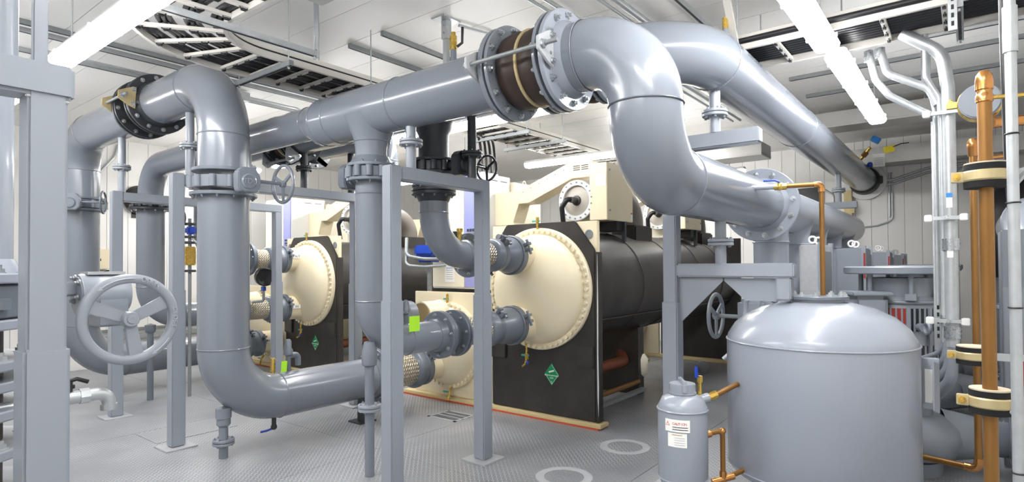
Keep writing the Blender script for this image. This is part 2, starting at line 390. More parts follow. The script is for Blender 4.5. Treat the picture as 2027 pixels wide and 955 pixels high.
def butterfly(label, c, ax, r, stem, wheel, m='flange', wr=.165, wl=.22, L=.10, bm=None, group=None, ops=1.0, logo=False, go=.17, wt=None):
    """lugged butterfly valve with gear operator; stem / wheel are unit directions"""
    c = V(c); ax = V(ax).normalized(); stem = V(stem); wheel = V(wheel); wt = wt or m
    t = thing('butterfly_valve', label, 'valve', (c.x, c.y, c.z-r-.05), group)
    obj('body', MB().ring(c, ax, r+.045, r*.9, L, 40), m, t)
    _, u, v = basis(ax)
    for k in range(12):
        a = 2*PI*(k+.5)/12; d = u*math.cos(a)+v*math.sin(a)
        inst('lug', 'lug_%d' % round(r*1000), lambda: MB().cyl((0, 0, -L*.48), (0, 0, L*.48), .027, n=14), m, c+d*(r+.052), ax, t)
    g0 = c+stem*(r+.04); g1 = c+stem*(r+go)
    obj('stem_neck', MB().cyl(g0, g1, .032, n=16), m, t)
    side = stem.cross(ax)
    s_ = ops
    P = lambda a, b, d: g1+wheel*a*s_+ax*b*s_+stem*d*s_
    poly = [(-.085, -.07), (-.065, -.1), (.06, -.1), (.1, -.06), (.1, .03), (.06, .1), (-.04, .1), (-.085, .06)]
    gb = obj('gear_housing', MB().prism([P(a, b, -.045) for a, b in poly], stem*.09*s_), m, t, bev=.008)
    obj('cover', MB().lathe(P(0, -.015, .045), stem, [(.062*s_, 0), (.062*s_, .006), (.05*s_, .013), (.048*s_, .009), (0, .009)], 28), m, gb)
    if logo: text(gb, logo, .06*s_, P(0, -.015, .058), -wheel if logo == 'X' else wheel, ax, 'post', ext=.002)
    wc = P(.1, -.0, 0)+wheel*wl
    handwheel(t, wc, wheel, wr, 3, .5, m=wt, shaft=P(.05, 0, 0))
    return t
def coupling(parent, c, ax, r, w_=.07, m='flange', spin=0):
    """grooved clamp ring with two bolted ears"""
    c = V(c); ax, u, v = basis(ax)
    cp = obj('coupling', MB().ring(c, ax, r+.03, r*.96, w_, 40, .3), m, parent)
    for a in (spin, spin+PI):
        d = u*math.cos(a)+v*math.sin(a); e = ax.cross(d)
        mb = MB()
        for q in (-1, 1):
            p = c+d*(r+.045)+e*q*.03
            mb.prism([p-ax*w_*.4-d*.025-e*.013, p+ax*w_*.4-d*.025-e*.013, p+ax*w_*.4+d*.045-e*.013, p-ax*w_*.4+d*.045-e*.013], e*.026)
        p = c+d*(r+.068); mb.cyl(p-e*.075, p+e*.075, .014, n=8)
        obj('coupling_ear', mb, m, cp)
    return cp
def flex_x(label, x0, x1, y, z, r, ro, m='flange', nb=8, group='braided steel flex connectors', right_clamp=True):
    """flanged braided flex connector along X"""
    t = thing('flex_connector', label, 'flex connector', (x0, y, z-ro), group)
    obj('braid', MB().lathe((x0+.05, y, z), X_, [(r*.98, 0), (r*1.04, .03), (r*1.05, (x1-x0-.1)/2), (r*1.04, x1-x0-.13), (r*.98, x1-x0-.1)], 40), 'braid', t)
    obj('collar', MB().ring((x0+.035, y, z), X_, r+.025, r*.9, .05, 36), m, t)
    f = obj('flange', MB().ring((x0+.0125, y, z), X_, ro, r*.9, .025, 40), m, t); bolts(f, (x0+.026, y, z), X_, (r+ro)/2+.012, nb, .012, m)
    obj('end_collar', MB().lathe((x1-.07, y, z), X_, [(r*.98, -.02), (r+.035, 0), (r+.05, .03), (r+.05, .07), (r*.9, .07)], 40), m, t)
    return t
def expansion(label, c, ax, L, r, ro, group='rubber expansion joints', nb=12, bs=.016, fm='pipe', rods=((0, 1),), lugm='gold', bulge=.06):
    """rubber expansion joint with backing rings, control rods and lug plates; axis runs c -> c + ax*L"""
    c = V(c); ax = V(ax).normalized(); _, u, v = basis(ax)
    t = thing('expansion_joint', label, 'expansion joint', (c.x, c.y, c.z-ro), group)
    h = L/2
    obj('rubber_bellows', MB().lathe(c, ax, [(r*1.0, .03), (r+bulge, .06), (r+bulge+.012, h*.6), (r+bulge, h-.012), (r+bulge*.65, h), (r+bulge, h+.012), (r+bulge+.012, h*1.4), (r+bulge, L-.06), (r, L-.03)], 48), 'rubber', t, sharp=60)
    obj('root_ring', MB().torus(c+ax*h, ax, r+bulge*.85+.006, .011, 48, 8), 'gold', t)
    for p, s in ((c+ax*.03, 1), (c+ax*(L-.03), -1)):
        f = obj('backing_ring', MB().ring(p, ax, ro, r, .022, 48), fm, t)
        bolts(f, p+ax*s*.012, ax*s, (r+ro)/2+.02, nb, bs)
    for rd in rods:
        d = V(rd).normalized(); e = ax.cross(d)
        a0 = c+d*(ro+.035)
        obj('control_rod', MB().cyl(a0-ax*.16, a0+ax*(L+.09), .0125, n=14), 'galvdark', t)
        for p in (c-ax*.055, c+ax*(L+.055)):
            q = p+d*(ro-.075)
            obj('lug_plate', MB().prism([q-e*.105-ax*.008, q+e*.105-ax*.008, q+e*.085+d*.06-ax*.008, q+e*.035+d*.15-ax*.008, q-e*.035+d*.15-ax*.008, q-e*.085+d*.06-ax*.008], ax*.016), lugm, t, bev=.004)
            s = 1 if p is not None and (p-c).dot(ax) > 0 else -1
            for w0 in (-.07, .07): inst('lug_bolt', 'bolt_15', bolt_mb(.015), 'bolt', q+e*w0+d*.02+ax*s*.009, ax*s, t)
            inst('rod_nut', 'bolt_22', bolt_mb(.022), 'bolt', p+d*(ro+.035)+ax*s*.009, ax*s, t)
    return t

# ================================================================== front U-shaped condenser line
UX, U1, U2, UZ = 2.38, 4.93, 8.55, 3.20
t = pipe('condenser_riser', 'wide grey riser pipe bending over at the top, above a geared valve', [(UX, U1, 2.385), (UX, U1, UZ), (UX, 6.26, UZ)], .2, .5)
flange(t, (UX, U1, 2.4), Z_, .2, .245, .028, nb=0, hub=False)
flange(t, (UX, 6.245, UZ), Y_, .2, .29, .035, side=-1, nb=12, bs=.017, m='darkflange')
expansion('dark expansion joint with brass tie rods at the left overhead pipe', (UX, 6.27, UZ), Y_, .31, .19, .29, nb=12, fm='darkflange', rods=((-1, 0, .05), (1, 0, -.05)), bulge=.02)
t = pipe('condenser_crossover', 'grey overhead pipe left of the dark joint, turning down into a riser', [(UX, 6.6, UZ), (UX, U2, UZ), (UX, U2, 2.43)], .2, .42)
flange(t, (UX, 6.615, UZ), Y_, .2, .29, .035, side=1, m='darkflange', single=False); flange(t, (UX, U2, 2.44), Z_, .2, .245, .028, nb=0, hub=False)
butterfly('grey geared butterfly valve on the far left riser by the wall', (UX, U2, 2.37), Z_, .2, (-.5, -.866, 0), (.866, -.5, 0), wr=.14)
t = pipe('condenser_drop', 'grey pipe dropping at the far left and curving along the floor', [(UX, U2, 2.31), (UX, U2, .42), (3.95, U2, .42)], .2, .48)
flange(t, (UX, U2, 2.3), Z_, .2, .26, .028, nb=0, hub=False); flange(t, (3.94, U2, .42), X_, .2, .29, .03, side=-1, single=False)
flex_x('braided flex connector of the left chiller low by the floor', 3.96, 4.45, U2, .42, .17, .29)
# riser with valve, then the J-bend
butterfly('large grey geared butterfly valve with handwheel on the front riser', (UX, U1, 2.295), Z_, .2, (0, -1, 0), (1, 0, 0), logo='TDL', wr=.17, m='pipe')
t = pipe('condenser_jbend', 'widest grey pipe in front, dropping to floor level in a J-bend', [(UX, U1, 2.2), (UX, U1, .44), (3.96, U1, .44)], .2, .48)
flange(t, (UX, U1, 2.2), Z_, .2, .26, .03, nb=12, bs=.013, side=-1, hub=False, bm='pipe'); flange(t, (3.94, U1, .44), X_, .2, .29, .03, side=-1, nb=12, bs=.016, m='flange')
lg = obj('support_leg', MB().cyl((UX, U1, 0), (UX, U1, .3), .036).lathe((UX, U1, .26), Z_, [(.036, 0), (.055, .02), (.055, .07), (.062, .075), (.062, .16), (0, .16)], 24), 'pipe', t)
for s in (-1, 1):
    f = obj('leg_flange', MB().ring((UX, U1, .135+s*.013), Z_, .085, .03, .022, 28), 'pipe', lg)
    bolts(f, (UX, U1, .135+s*.024), Z_*s, .066, 6, .009, 'pipe')
dv = obj('drain_valve', MB().cyl((2.83, U1, .26), (2.83, U1, .14), .02, n=14).ball((2.83, U1, .16), .028, 14), 'darkflange', t); obj('lever', MB().path([(2.83, U1, .15), (2.78, U1+.03, .13), (2.73, U1+.05, .125)], .01, 8), 'blue', dv)
vb = obj('vent_valve', MB().cyl((2.82, U1, .62), (2.82, U1, .70), .022, n=14).cyl((2.82, U1, .70), (2.82, U1, .76), .018, n=6).cyl((2.82, U1, .76), (2.82, U1, .775), .026, n=8), 'brass', t)
rv = thing('relief_valve', 'small grey relief valve standing on the floor-level front pipe', 'relief valve', (2.97, U1, .64)); obj('body', MB().cyl((2.97, U1, .6), (2.97, U1, .78), .024, n=16).lathe((2.97, U1, .78), Z_, [(.024, 0), (.042, .01), (.042, .05), (.03, .07), (.03, .13), (.015, .15), (0, .15)], 16), 'flange', rv)
obj('outlet_elbow', MB().path(bend([(2.97, U1, .78), (3.07, U1, .78), (3.07, U1, .68)], .04), .026, 14), 'flange', rv)
tg = thing('hang_tag', 'lime green paper tag hanging at the floor-level front pipe', 'tag', (2.9, U1-.03, .64)); obj('card', MB().prism([(2.875, U1-.04, .645), (2.925, U1-.05, .645), (2.935, U1-.045, .74), (2.885, U1-.035, .74)], (0, .002, 0)), 'lime', tg); obj('wire', MB().path([(2.91, U1-.04, .74), (2.95, U1, .77)], .0015, 5), 'galv', tg)
flex_x('braided flex connector low behind the front posts, joining the right chiller', 3.965, 4.52, U1, .44, .165, .29)
ft = thing('pipe_stand', 'short dark pedestal under the flange of the floor-level pipe', 'pipe support', (3.8, U1, 0)); obj('foot_plate', MB().bb(3.7, 3.9, U1-.1, U1+.1, 0, .015), 'darkflange', ft); obj('pedestal', MB().cyl((3.8, U1, .01), (3.8, U1, .26), .05), 'darkflange', ft)

# ================================================================== manifold A (front header) and its branches
AX, AZ, A2 = 2.88, 2.79, 7.79
t = pipe('supply_header', 'long glossy grey header pipe crossing overhead with a tee', [(AX, 2.27, AZ), (AX, 4.2, AZ)], .188, 0, welds=False)
obj('reducer', MB().path([(AX, 4.2, AZ), (AX, 4.24, AZ+.002), (AX, 4.32, AZ+.02), (AX, 4.4, AZ+.028), (AX, 4.42, AZ+.028)], [.188, .184, .155, .138, .138], 48), 'pipe', t)
obj('header_extension', MB().path(bend([(AX, 4.4, AZ+.028), (AX, A2, AZ+.028), (AX, A2, 2.42)], .36, 16), .137, 44), 'pipe', t, sharp=60)
for y in (3.25, 4.02, 4.2): weld(t, (AX, y, AZ), Y_, .188)
weld(t, (AX, 4.41, AZ+.028), Y_, .138)
obj('tee_branch', MB().lathe((AX, 3.61, AZ), -Z_, [(.21, .05), (.175, .13), (.15, .19), (.135, .24), (.126, .3), (.126, .43)], 44), 'pipe', t, sharp=60)
weld(t, (AX, 3.61, AZ-.24), Z_, .135)
flange(t, (AX, 3.61, 2.365), Z_, .126, .19, .026, nb=10, bs=.012, side=1, bm='flange'); flange(t, (AX, A2, 2.41), Z_, .152, .235, .03, nb=0, hub=False, m='darkflange')
flange(t, (AX, 2.262, AZ), Y_, .188, .29, .035, side=1, nb=12, bs=.016, m='pipe')
expansion('big brown rubber expansion joint between bolted flanges at the top centre', (AX, 1.84, AZ), Y_, .405, .19, .292, nb=12, bs=.018, rods=((-1, 0, -.02), (1, 0, .02)), bulge=.035, lugm='ring')
butterfly('grey butterfly valve below the tee of the front header', (AX, 3.61, 2.31), Z_, .126, (0, 1, 0), (1, 0, 0), m='flange', L=.085, wr=.1, go=.15)
t = pipe('supply_drop', 'grey pipe below the header tee curving to the right barrel', [(AX, 3.61, 2.26), (AX, 3.61, 1.0), (3.6, 3.61, 1.0)], .126, .33)
flange(t, (AX, 3.61, 2.255), Z_, .126, .19, .026, nb=10, bs=.012, side=-1, bm='flange', hub=False); flange(t, (3.585, 3.61, 1.0), X_, .126, .205, .03, nb=8, bs=.014, side=-1)
weld(t, (AX, 3.61, 2.15), Z_, .126)
lg = obj('support_leg', MB().cyl((AX-.03, 3.61, 0), (AX-.03, 3.61, .86), .036).lathe((AX-.03, 3.61, .83), Z_, [(.036, 0), (.055, .015), (.06, .05), (.06, .11), (.04, .19), (0, .19)], 24), 'pipe', t)
for s in (-1, 1):
    f = obj('leg_flange', MB().ring((AX-.03, 3.61, .52+s*.013), Z_, .088, .03, .022, 28), 'post', lg); bolts(f, (AX-.03, 3.61, .52+s*.024), Z_*s, .068, 6, .009, 'post')
rv = thing('relief_valve', 'grey relief valve on the pipe right of the middle post, green tag on it', 'relief valve', (3.22, 3.61, 1.12)); obj('body', MB().cyl((3.22, 3.61, 1.11), (3.22, 3.61, 1.2), .018, n=16).lathe((3.22, 3.61, 1.2), Z_, [(.018, 0), (.033, .01), (.033, .045), (.024, .06), (.024, .1), (.012, .12), (0, .12)], 16), 'flange', rv)
obj('outlet', MB().path(bend([(3.22, 3.61, 1.215), (3.12, 3.61, 1.215), (3.12, 3.61, 1.15)], .03), .018, 12), 'flange', rv)
tg = thing('hang_tag', 'lime green paper tag hanging beside the middle post', 'tag', (3.13, 3.56, 1.1)); obj('card', MB().prism([(3.11, 3.45, 1.08), (3.21, 3.44, 1.08), (3.215, 3.445, 1.2), (3.115, 3.455, 1.2)], (0, .002, 0)), 'lime', tg); obj('wire', MB().path([(3.16, 3.45, 1.195), (3.2, 3.59, 1.23)], .0015, 5), 'galv', tg)
sp = thing('spool_piece', 'short flanged spool between two bolted flanges on the lower nozzle pipe', 'pipe', (3.7, 3.61, .8)); obj('spool_body', MB().cyl((3.6, 3.61, 1.0), (3.78, 3.61, 1.0), .126, n=40), 'flange', sp)
flange(sp, (3.615, 3.61, 1.0), X_, .126, .205, .03, nb=0, hub=False); flange(sp, (3.77, 3.61, 1.0), X_, .126, .205, .026, nb=8, bs=.014, side=-1, hub=False)
flex_x('braided flex connector at the lower nozzle of the right barrel', 3.79, 4.26, 3.61, .995, .122, .205)
# lower leg of header A at the far end
butt = thing('check_valve', 'dark flanged valve ring on the second riser near the left wall', 'valve', (AX, A2, 2.3)); obj('ring_body', MB().ring((AX, A2, 2.36), Z_, .2, .14, .07, 36), 'darkflange', butt); boltset(butt, (AX, A2, 2.32), Z_, .205, 12, .022, 'darkflange'); handwheel(butt, (AX+.28, A2-.2, 2.2), (1, 0, 0), .09, 3, .3, m='darkflange', shaft=(AX+.12, A2-.12, 2.33))
t = pipe('supply_drop', 'grey pipe between the two left posts, elbowing toward the left chiller', [(AX, A2, 2.3), (AX, A2, 1.0), (4.0, A2, 1.0)], .15, .36)
flange(t, (AX, A2, 2.3), Z_, .15, .235, .028, nb=12, bs=.012, side=-1, single=False, hub=False, m='darkflange'); flange(t, (3.98, A2, 1.0), X_, .15, .23, .03, side=-1, single=False)
obj('support_leg', MB().cyl((AX, A2, 0), (AX, A2, .84), .035).lathe((AX, A2, .8), Z_, [(.035, 0), (.055, .02), (.06, .06), (.06, .1), (0, .12)], 20), 'flange', t)
flex_x('braided flex connector at the lower nozzle of the left chiller', 4.0, 4.42, A2, 1.0, .13, .22)

# ================================================================== S-bend to the right and its header
SY, SZ = 1.34, 2.08
t = pipe('s_bend_pipe', 'huge glossy grey S-bend pipe swooping down in front, right of centre', [(AX, 1.81, AZ), (AX, SY, AZ), (AX, SY, SZ), (5.06, SY, SZ)], .195, [.35, .36], n=64)
flange(t, (AX, 1.823, AZ), Y_, .195, .292, .035, side=-1, nb=12, bs=.019, m='tank')
weld(t, (AX, 1.69, AZ), Y_, .196)
flange(t, (5.05, SY, SZ), X_, .195, .3, .035, side=-1, nb=12, bs=.018, m='tank')
nz = obj('tapping', MB().cyl((4.18, SY-.17, SZ+.04), (4.235, 1.03, SZ+.04), .018, n=14), 'tank', t)
t = pipe('return_header', 'grey header pipe running back toward the white wall, branches below', [(5.085, SY, SZ), (9.6, SY, SZ)], .195, 0, welds=False, m='tank')
obj('end_cap', MB().lathe((9.6, SY, SZ), X_, [(.195, 0), (.18, .06), (.13, .1), (.06, .12), (0, .125)], 40), 'tank', t)
for k, bx in enumerate((5.35, 6.2, 7.05, 8.0, 8.9)):
    br = obj('branch', MB().lathe((bx, SY, SZ), -Z_, [(.17, .1), (.15, .16), (.14, .22), (.14, 1.95)], 36), 'tank', t, sharp=60)
    obj('branch_collar', MB().torus((bx, SY, SZ-.3), Z_, .142, .008, 36, 6), 'tank', br)
# ================================================================== header B and the pipe to the back wall
BX, BZ, BY = 3.54, 2.99, 1.37
t = pipe('return_main', 'big grey pipe behind the S-bend, running to the back wall near the ceiling', [(BX, 1.9, BZ), (BX, BY, BZ), (XW-.02, BY, BZ)], .195, .46, n=56)
flange(t, (BX, 1.91, BZ), Y_, .195, .29, .035, side=-1, m='tank', nb=12, bs=.018); weld(t, (6.5, BY, BZ), X_, .195)
cl = thing('pipe_collar', 'white round wall collar with black seal where the big pipe leaves', 'collar', (XW-.04, BY, BZ-.3)); obj('white_ring', MB().ring((XW-.05, BY-.01, BZ-.01), X_, .31, .2, .05, 40), 'white', cl); obj('black_seal', MB().lathe((XW-.28, BY, BZ), X_, [(.197, 0), (.215, .02), (.225, .12), (.24, .22), (.197, .23)], 36), 'black', cl)
obj('band_buckle', MB().bb(XW-.14, XW-.09, BY-.27, BY-.2, BZ-.07, BZ+.06), 'black', cl, bev=.01)
t = pipe('return_header', 'darker header pipe parallel behind the front header', [(BX, 2.4, BZ), (BX, 5.6, BZ)], .185, 0, welds=False)
flange(t, (BX, 2.39, BZ), Y_, .185, .285, .03, side=1, single=False)
flange(t, (BX, 5.62, BZ), Y_, .185, .27, .03, side=-1, single=False, m='darkflange')
obj('tee_branch', MB().lathe((BX, 3.61, BZ), -Z_, [(.2, .08), (.17, .16), (.15, .24), (.13, .28), (.13, .48)], 36), 'darkflange', t, sharp=60)
expansion('rubber expansion joint hidden behind the big joint at the top centre', (BX, 1.93, BZ), Y_, .44, .19, .285, nb=12, rods=((-.97, 0, .25),))
expansion('dark expansion joint of the middle header with pale lug plates', (BX, 5.64, BZ), Y_, .35, .18, .27, nb=12, fm='darkflange', rods=((-.5, 0, -.85),), bulge=.02, lugm='ring')
t = pipe('return_header', 'dark header pipe continuing left behind the front riser', [(BX, 6.02, BZ), (BX, A2, BZ), (BX, A2, 1.7), (4.1, A2, 1.7)], .152, [.36, .33], m='pipe')
flange(t, (BX, 6.01, BZ), Y_, .152, .27, .03, side=1, single=False, m='darkflange'); flange(t, (4.08, A2, 1.7), X_, .152, .235, .03, side=-1, single=False)
flex_x('braided flex connector at the upper nozzle of the left chiller', 4.1, 4.42, A2, 1.7, .13, .22)
# drop with dark valve to upper nozzle of right chiller
t = pipe('return_drop', 'grey elbow pipe under a dark valve, reaching the upper nozzle', [(BX, 3.61, 2.22), (BX, 3.61, 1.69), (3.98, 3.61, 1.69)], .125, .36)
flange(t, (BX, 3.61, 2.215), Z_, .125, .19, .028, nb=10, bs=.012, side=-1, m='darkflange', bm='flange'); flange(t, (3.97, 3.61, 1.69), X_, .125, .205, .03, nb=8, bs=.014, side=-1)
obj('vent_plug', MB().cyl((3.86, 3.61, 1.8), (3.86, 3.61, 1.86), .016, n=10).cyl((3.86, 3.61, 1.86), (3.86, 3.61, 1.9), .022, n=6).cyl((3.86, 3.61, 1.9), (3.86, 3.61, 1.93), .028, n=10), 'brass', t)
butterfly('dark butterfly valve under the headers with a brass disc tag', (BX, 3.61, 2.44), Z_, .125, (0, -1, 0), (1, 0, 0), m='darkflange', wr=.12, L=.085, go=.2)
vs_ = thing('spool_piece', 'dark spool between two valve flanges above the cross beam', 'pipe', (BX, 3.61, 2.24)); obj('spool_body', MB().cyl((BX, 3.61, 2.24), (BX, 3.61, 2.39), .12, n=32), 'darkflange', vs_)
for zz in (2.245, 2.385): obj('flange', MB().ring((BX, 3.61, zz), Z_, .19, .11, .026, 36), 'darkflange', vs_)
boltset(vs_, (BX, 3.61, 2.26), Z_, .165, 10, .02, 'darkflange', name='stud_ring')
flange(vs_, (BX, 3.61, 2.495), Z_, .125, .19, .024, nb=0, hub=False, m='darkflange')
tgb = obj('disc_tag', MB().cyl((BX-.02, 3.3, 2.36), (BX-.03, 3.292, 2.36), .025, n=16), 'yellow', vs_)
flex_x('braided flex connector at the upper nozzle of the right barrel', 3.985, 4.34, 3.61, 1.695, .11, .205)
# header C
CX = 4.14
t = pipe('third_header', 'dark grey third header pipe farthest back overhead', [(CX, 6.9, 3.03), (CX, 4.98, 3.03), (CX, 4.98, 1.05), (4.5, 4.98, 1.05)], .15, [.3, .25], m='pipe')
flange(t, (CX, 6.3, 3.03), Y_, .15, .24, .03, side=-1, single=False, m='darkflange')
for q in (-1, 1):
    lp = obj('lug_plate', MB().prism([(CX-.17+q*.0, 5.98, 2.83), (CX-.05, 5.98, 2.77), (CX-.02, 5.98, 2.81), (CX-.15, 5.98, 2.89)], (0, .016, 0)), 'white', t)
# ================================================================== supports on racks
frame('pipe_rack', 'grey steel frame of two posts and one beam in front of the right chiller', [(2.70, 3.17, 1.36, 2.30), (3.66, 3.17, 1.36, 2.22)], [(2.75, 3.71, 3.12, 3.22, 2.2, 2.3)])
stub('flanged stub between the front header and the middle rack beam', AX, 3.17, 2.3, 2.63, 2.49)
stub('dark flanged stub right of the valve on the middle rack beam', BX, 3.17, 2.3, 2.83, 2.5, m='darkflange')
frame('pipe_rack', 'grey steel frame whose front post stands left of the widest riser', [(2.27, 5.57, 1.4, 2.44), (4.2, 5.57, 1.4, 2.34)], [(2.32, 4.25, 5.52, 5.62, 2.33, 2.43)])
stub('tall flanged stub just left of the widest riser', UX, 5.57, 2.43, 3.02, 2.7)
stub('flanged stub under the front header right of the widest riser', AX+.04, 5.57, 2.43, 2.7, 2.56)
stub('dark flanged stub left of the tee, on the second rack beam', BX, 5.57, 2.43, 2.83, 2.64, m='darkflange')
stub('dark flanged stub hidden behind the header tee', CX, 5.57, 2.43, 2.9, 2.64, m='darkflange')
frame('pipe_rack', 'grey steel frame nearest the left wall with a dark post', [(2.33, 7.21, 1.4, 2.42), (4.18, 7.21, 1.4, 2.32)], [(2.38, 4.23, 7.16, 7.26, 2.31, 2.41)])
stub('flanged stub under the overhead pipe at the far left', UX, 7.21, 2.41, 3.02, 2.68)
stub('thin flanged stub on the rack nearest the left wall', 3.75, 7.21, 2.41, 2.68, 2.55, m='darkflange')
# right bracket frame (post with two cantilever beams)
t = thing('pipe_bracket', 'grey steel post with two cantilever beams and gussets under the S-bend', 'pipe rack', (4.06, 1.695, 0))
sleeve_post(t, 4.06, 1.695, 0, 1.33, 2.5, .1)
for z0, z1, ye in ((1.505, 1.6, .87), (2.4, 2.505, 1.07)): obj('beam', MB().bb(4.01, 4.11, ye, 1.645, z0, z1), 'post', t, bev=.01)
obj('gusset', MB().prism([(4.055, 1.64, 1.5), (4.055, 1.64, 1.19), (4.055, 1.62, 1.19), (4.055, 1.33, 1.48), (4.055, 1.33, 1.5)], (.012, 0, 0)), 'post', t)
obj('gusset', MB().prism([(4.055, .98, 1.5), (4.055, .98, 1.35), (4.055, 1.18, 1.35), (4.055, 1.32, 1.48), (4.055, 1.32, 1.5)], (.012, 0, 0)), 'post', t)
obj('post', MB().bb(4.015, 4.105, .89, .98, 1.36, 1.505), 'post', t, bev=.008)
stub('grey flanged stub under the S-bend on the lower cantilever beam', 4.05, SY, 1.6, SZ-.17, 1.745, single=True)
stub('grey flanged stub under the big back-wall pipe on the upper cantilever beam', 4.05, BY, 2.505, BZ-.17, 2.64)
fw_ = thing('pipe_bracket', 'grey cantilever arm under the big pipe close to the back wall', 'pipe rack', (8.95, 1.8, 0)); obj('beam', MB().bb(8.9, 9.0, 1.15, 1.85, 2.33, 2.42), 'post', fw_, bev=.008); obj('post', MB().bb(8.9, 9.0, 1.75, 1.85, 0, 2.33), 'post', fw_, bev=.008)
stub('small flanged stub under the big pipe close to the back wall', 8.95, BY, 2.42, BZ-.17, 2.58)

# ================================================================== chillers
def sign(parent, lines, c, right, upv, nrm):
    pass
def make_chiller(dy, label, cny, near):
    D = lambda x, y, z: (x, y+dy, z)
    t = thing('chiller', label, 'chiller', D(5.0, 4.2, 0), 'chillers with domed water boxes')
    def B(name, x0, x1, y0, y1, z0, z1, m, par=None, bev=.006): return obj(name, MB().bb(x0, x1, y0+dy, y1+dy, z0, z1), m, par or t, bev=bev)
    rail = B('base_rail', 4.95, 5.12, 2.8, 5.62, .012, .05, 'wood'); B('red_strip', 4.94, 5.12, 2.82, 5.62, 0, .012, 'orange', rail, 0)
    B('base_rail', 9.45, 9.65, 2.8, 5.62, 0, .05, 'wood')
    # --- evaporator
    ev = B('tube_sheet', 5.03, 5.075, 2.86, 4.2, .05, 2.03, 'beige')
    clad = MB().prism([D(5.0, 2.875, .055), D(5.0, 4.19, .055), D(5.0, 4.19, 1.75), D(5.0, 3.98, 2.035), D(5.0, 3.1, 2.035), D(5.0, 2.875, 1.74)], (.03, 0, 0))
    ec = obj('sheet_cladding', clad, 'insul', t, bev=.01)
    for yy in (2.955, 4.11): obj('lifting_hole', MB().ring(D(5.028, yy, 1.9), X_, .045, .03, .01, 24).cyl(D(5.026, yy, 1.9), D(5.031, yy, 1.9), .031, n=20), 'galvdark', ev)
    for y0 in (2.885, 3.98): B('pocket', 4.975, 5.0, y0, y0+.21, .58, .8, 'insul', ec, .01)
    if near: obj('torn_edge', MB().prism([D(5.0, 2.848, .12), D(5.0, 2.841, .4), D(5.0, 2.846, .7), D(5.0, 2.842, 1.2), D(5.0, 2.848, 1.7), D(5.0, 2.854, 1.2), D(5.0, 2.858, .6), D(5.0, 2.856, .3)], (-.004, 0, 0)), 'white', ec)
    B('edge_cladding', 5.0, 5.09, 2.845, 2.875, .055, 1.72, 'insul', ec, .004)
    obj('evaporator_shell', MB().cyl(D(5.07, 3.5, 1.37), D(9.55, 3.5, 1.37), .6, n=64), 'insul', t)
    for xx in (6.15, 7.05, 7.95, 8.85): obj('insulation_seam', MB().torus(D(xx, 3.5, 1.37), X_, .602, .006, 64, 6), 'insul', t)
    obj('lap_seam', MB().bb(5.1, 9.5, 2.985+dy, 3.0+dy, 1.02, 1.03), 'insul', t)
    B('rear_tube_sheet', 9.55, 9.62, 2.86, 4.2, .05, 2.0, 'insul')
    yc, zc = 3.53+dy, 1.35
    wb = obj('water_box', MB().lathe((5.0, yc, zc), -X_, [(.62, .0), (.632, .006), (.632, .05), (.625, .057), (.568, .057), (.562, .075), (.54, .11), (.48, .165), (.38, .21), (.24, .245), (.1, .258), (0, .26)], 72), 'beige', t, sharp=50)
    boltset(wb, (4.943, yc, zc), -X_, .6, 54, .021, 'beige')
    for zz in (1.695, .995):
        n_ = obj('nozzle', MB().lathe((4.88, 3.61+dy, zz), -X_, [(.19, 0), (.178, .04), (.17, .07), (.17, .28), (.15, .28)], 40), 'beige', wb)
    for dz, nm in ((.62, 'vent_cock'), (-.64, 'drain_cock')):
        y0 = yc+(-.02 if dz > 0 else .13); z0 = zc+dz*(1 if dz > 0 else .97); s = 1 if dz > 0 else -1
        vc = obj(nm, MB().cyl((4.93, y0, z0-s*.03), (4.93, y0, z0+s*.06), .014, n=10).cyl((4.93, y0, z0+s*.06), (4.93, y0, z0+s*.12), .02, n=6), 'brass', t)
        obj('handle', MB().box((4.93, y0+.02, z0+s*.08), (.014, .09, .018)), 'teal', vc)
        if s < 0: obj('spout', MB().path([(4.93, y0, z0-.1), (4.9, y0, z0-.17), (4.87, y0+.02, z0-.19)], .011, 8), 'brass', vc); obj('drain_knob', MB().ball((4.9, y0-.03, z0-.15), .018, 10), 'blue', vc)
    # placard
    pc = V(4.994, 3.39+dy, .47); s = .115
    pl = obj('placard', MB().prism([pc+V(0, 0, s), pc+V(0, -s*.78, 0), pc+V(0, 0, -s), pc+V(0, s*.78, 0)], (.003, 0, 0)), 'green', t)
    obj('placard_border', MB().prism([pc+V(-.001, 0, s*.9), pc+V(-.001, -s*.7, 0), pc+V(-.001, 0, -s*.9), pc+V(-.001, s*.7, 0), pc+V(-.001, s*.67, 0), pc+V(-.001, 0, -s*.86), pc+V(-.001, -s*.67, 0), pc+V(-.001, 0, s*.86)], (.0005, 0, 0)), 'greentxt', pl)
    for q, (tx, sz) in enumerate((('NON-FLAMMABLE', .021), ('GAS', .024), ('2', .03))): text(pl, tx, sz, pc+V(-.003, 0, (-.012, -.037, -.08)[q]), (0, -1, 0), (0, 0, 1), 'greentxt')
    obj('gas_bottle_mark', MB().cyl(pc+V(-.002, .03, .022), pc+V(-.002, -.03, .04), .0085, n=10), 'greentxt', pl)
    # --- condenser
    B('condenser_sheet', 5.03, 5.07, 4.22, 5.47, .05, 1.28, 'beige')
    yk, zk = 4.87+dy, .655
    wk = obj('water_box', MB().lathe((5.03, yk, zk), -X_, [(.5, 0), (.508, .006), (.508, .045), (.46, .055), (.45, .07), (.42, .12), (.34, .18), (.2, .22), (0, .235)], 64), 'beige', t, sharp=50)
    boltset(wk, (4.985, yk, zk), -X_, .482, 44, .019, 'beige')
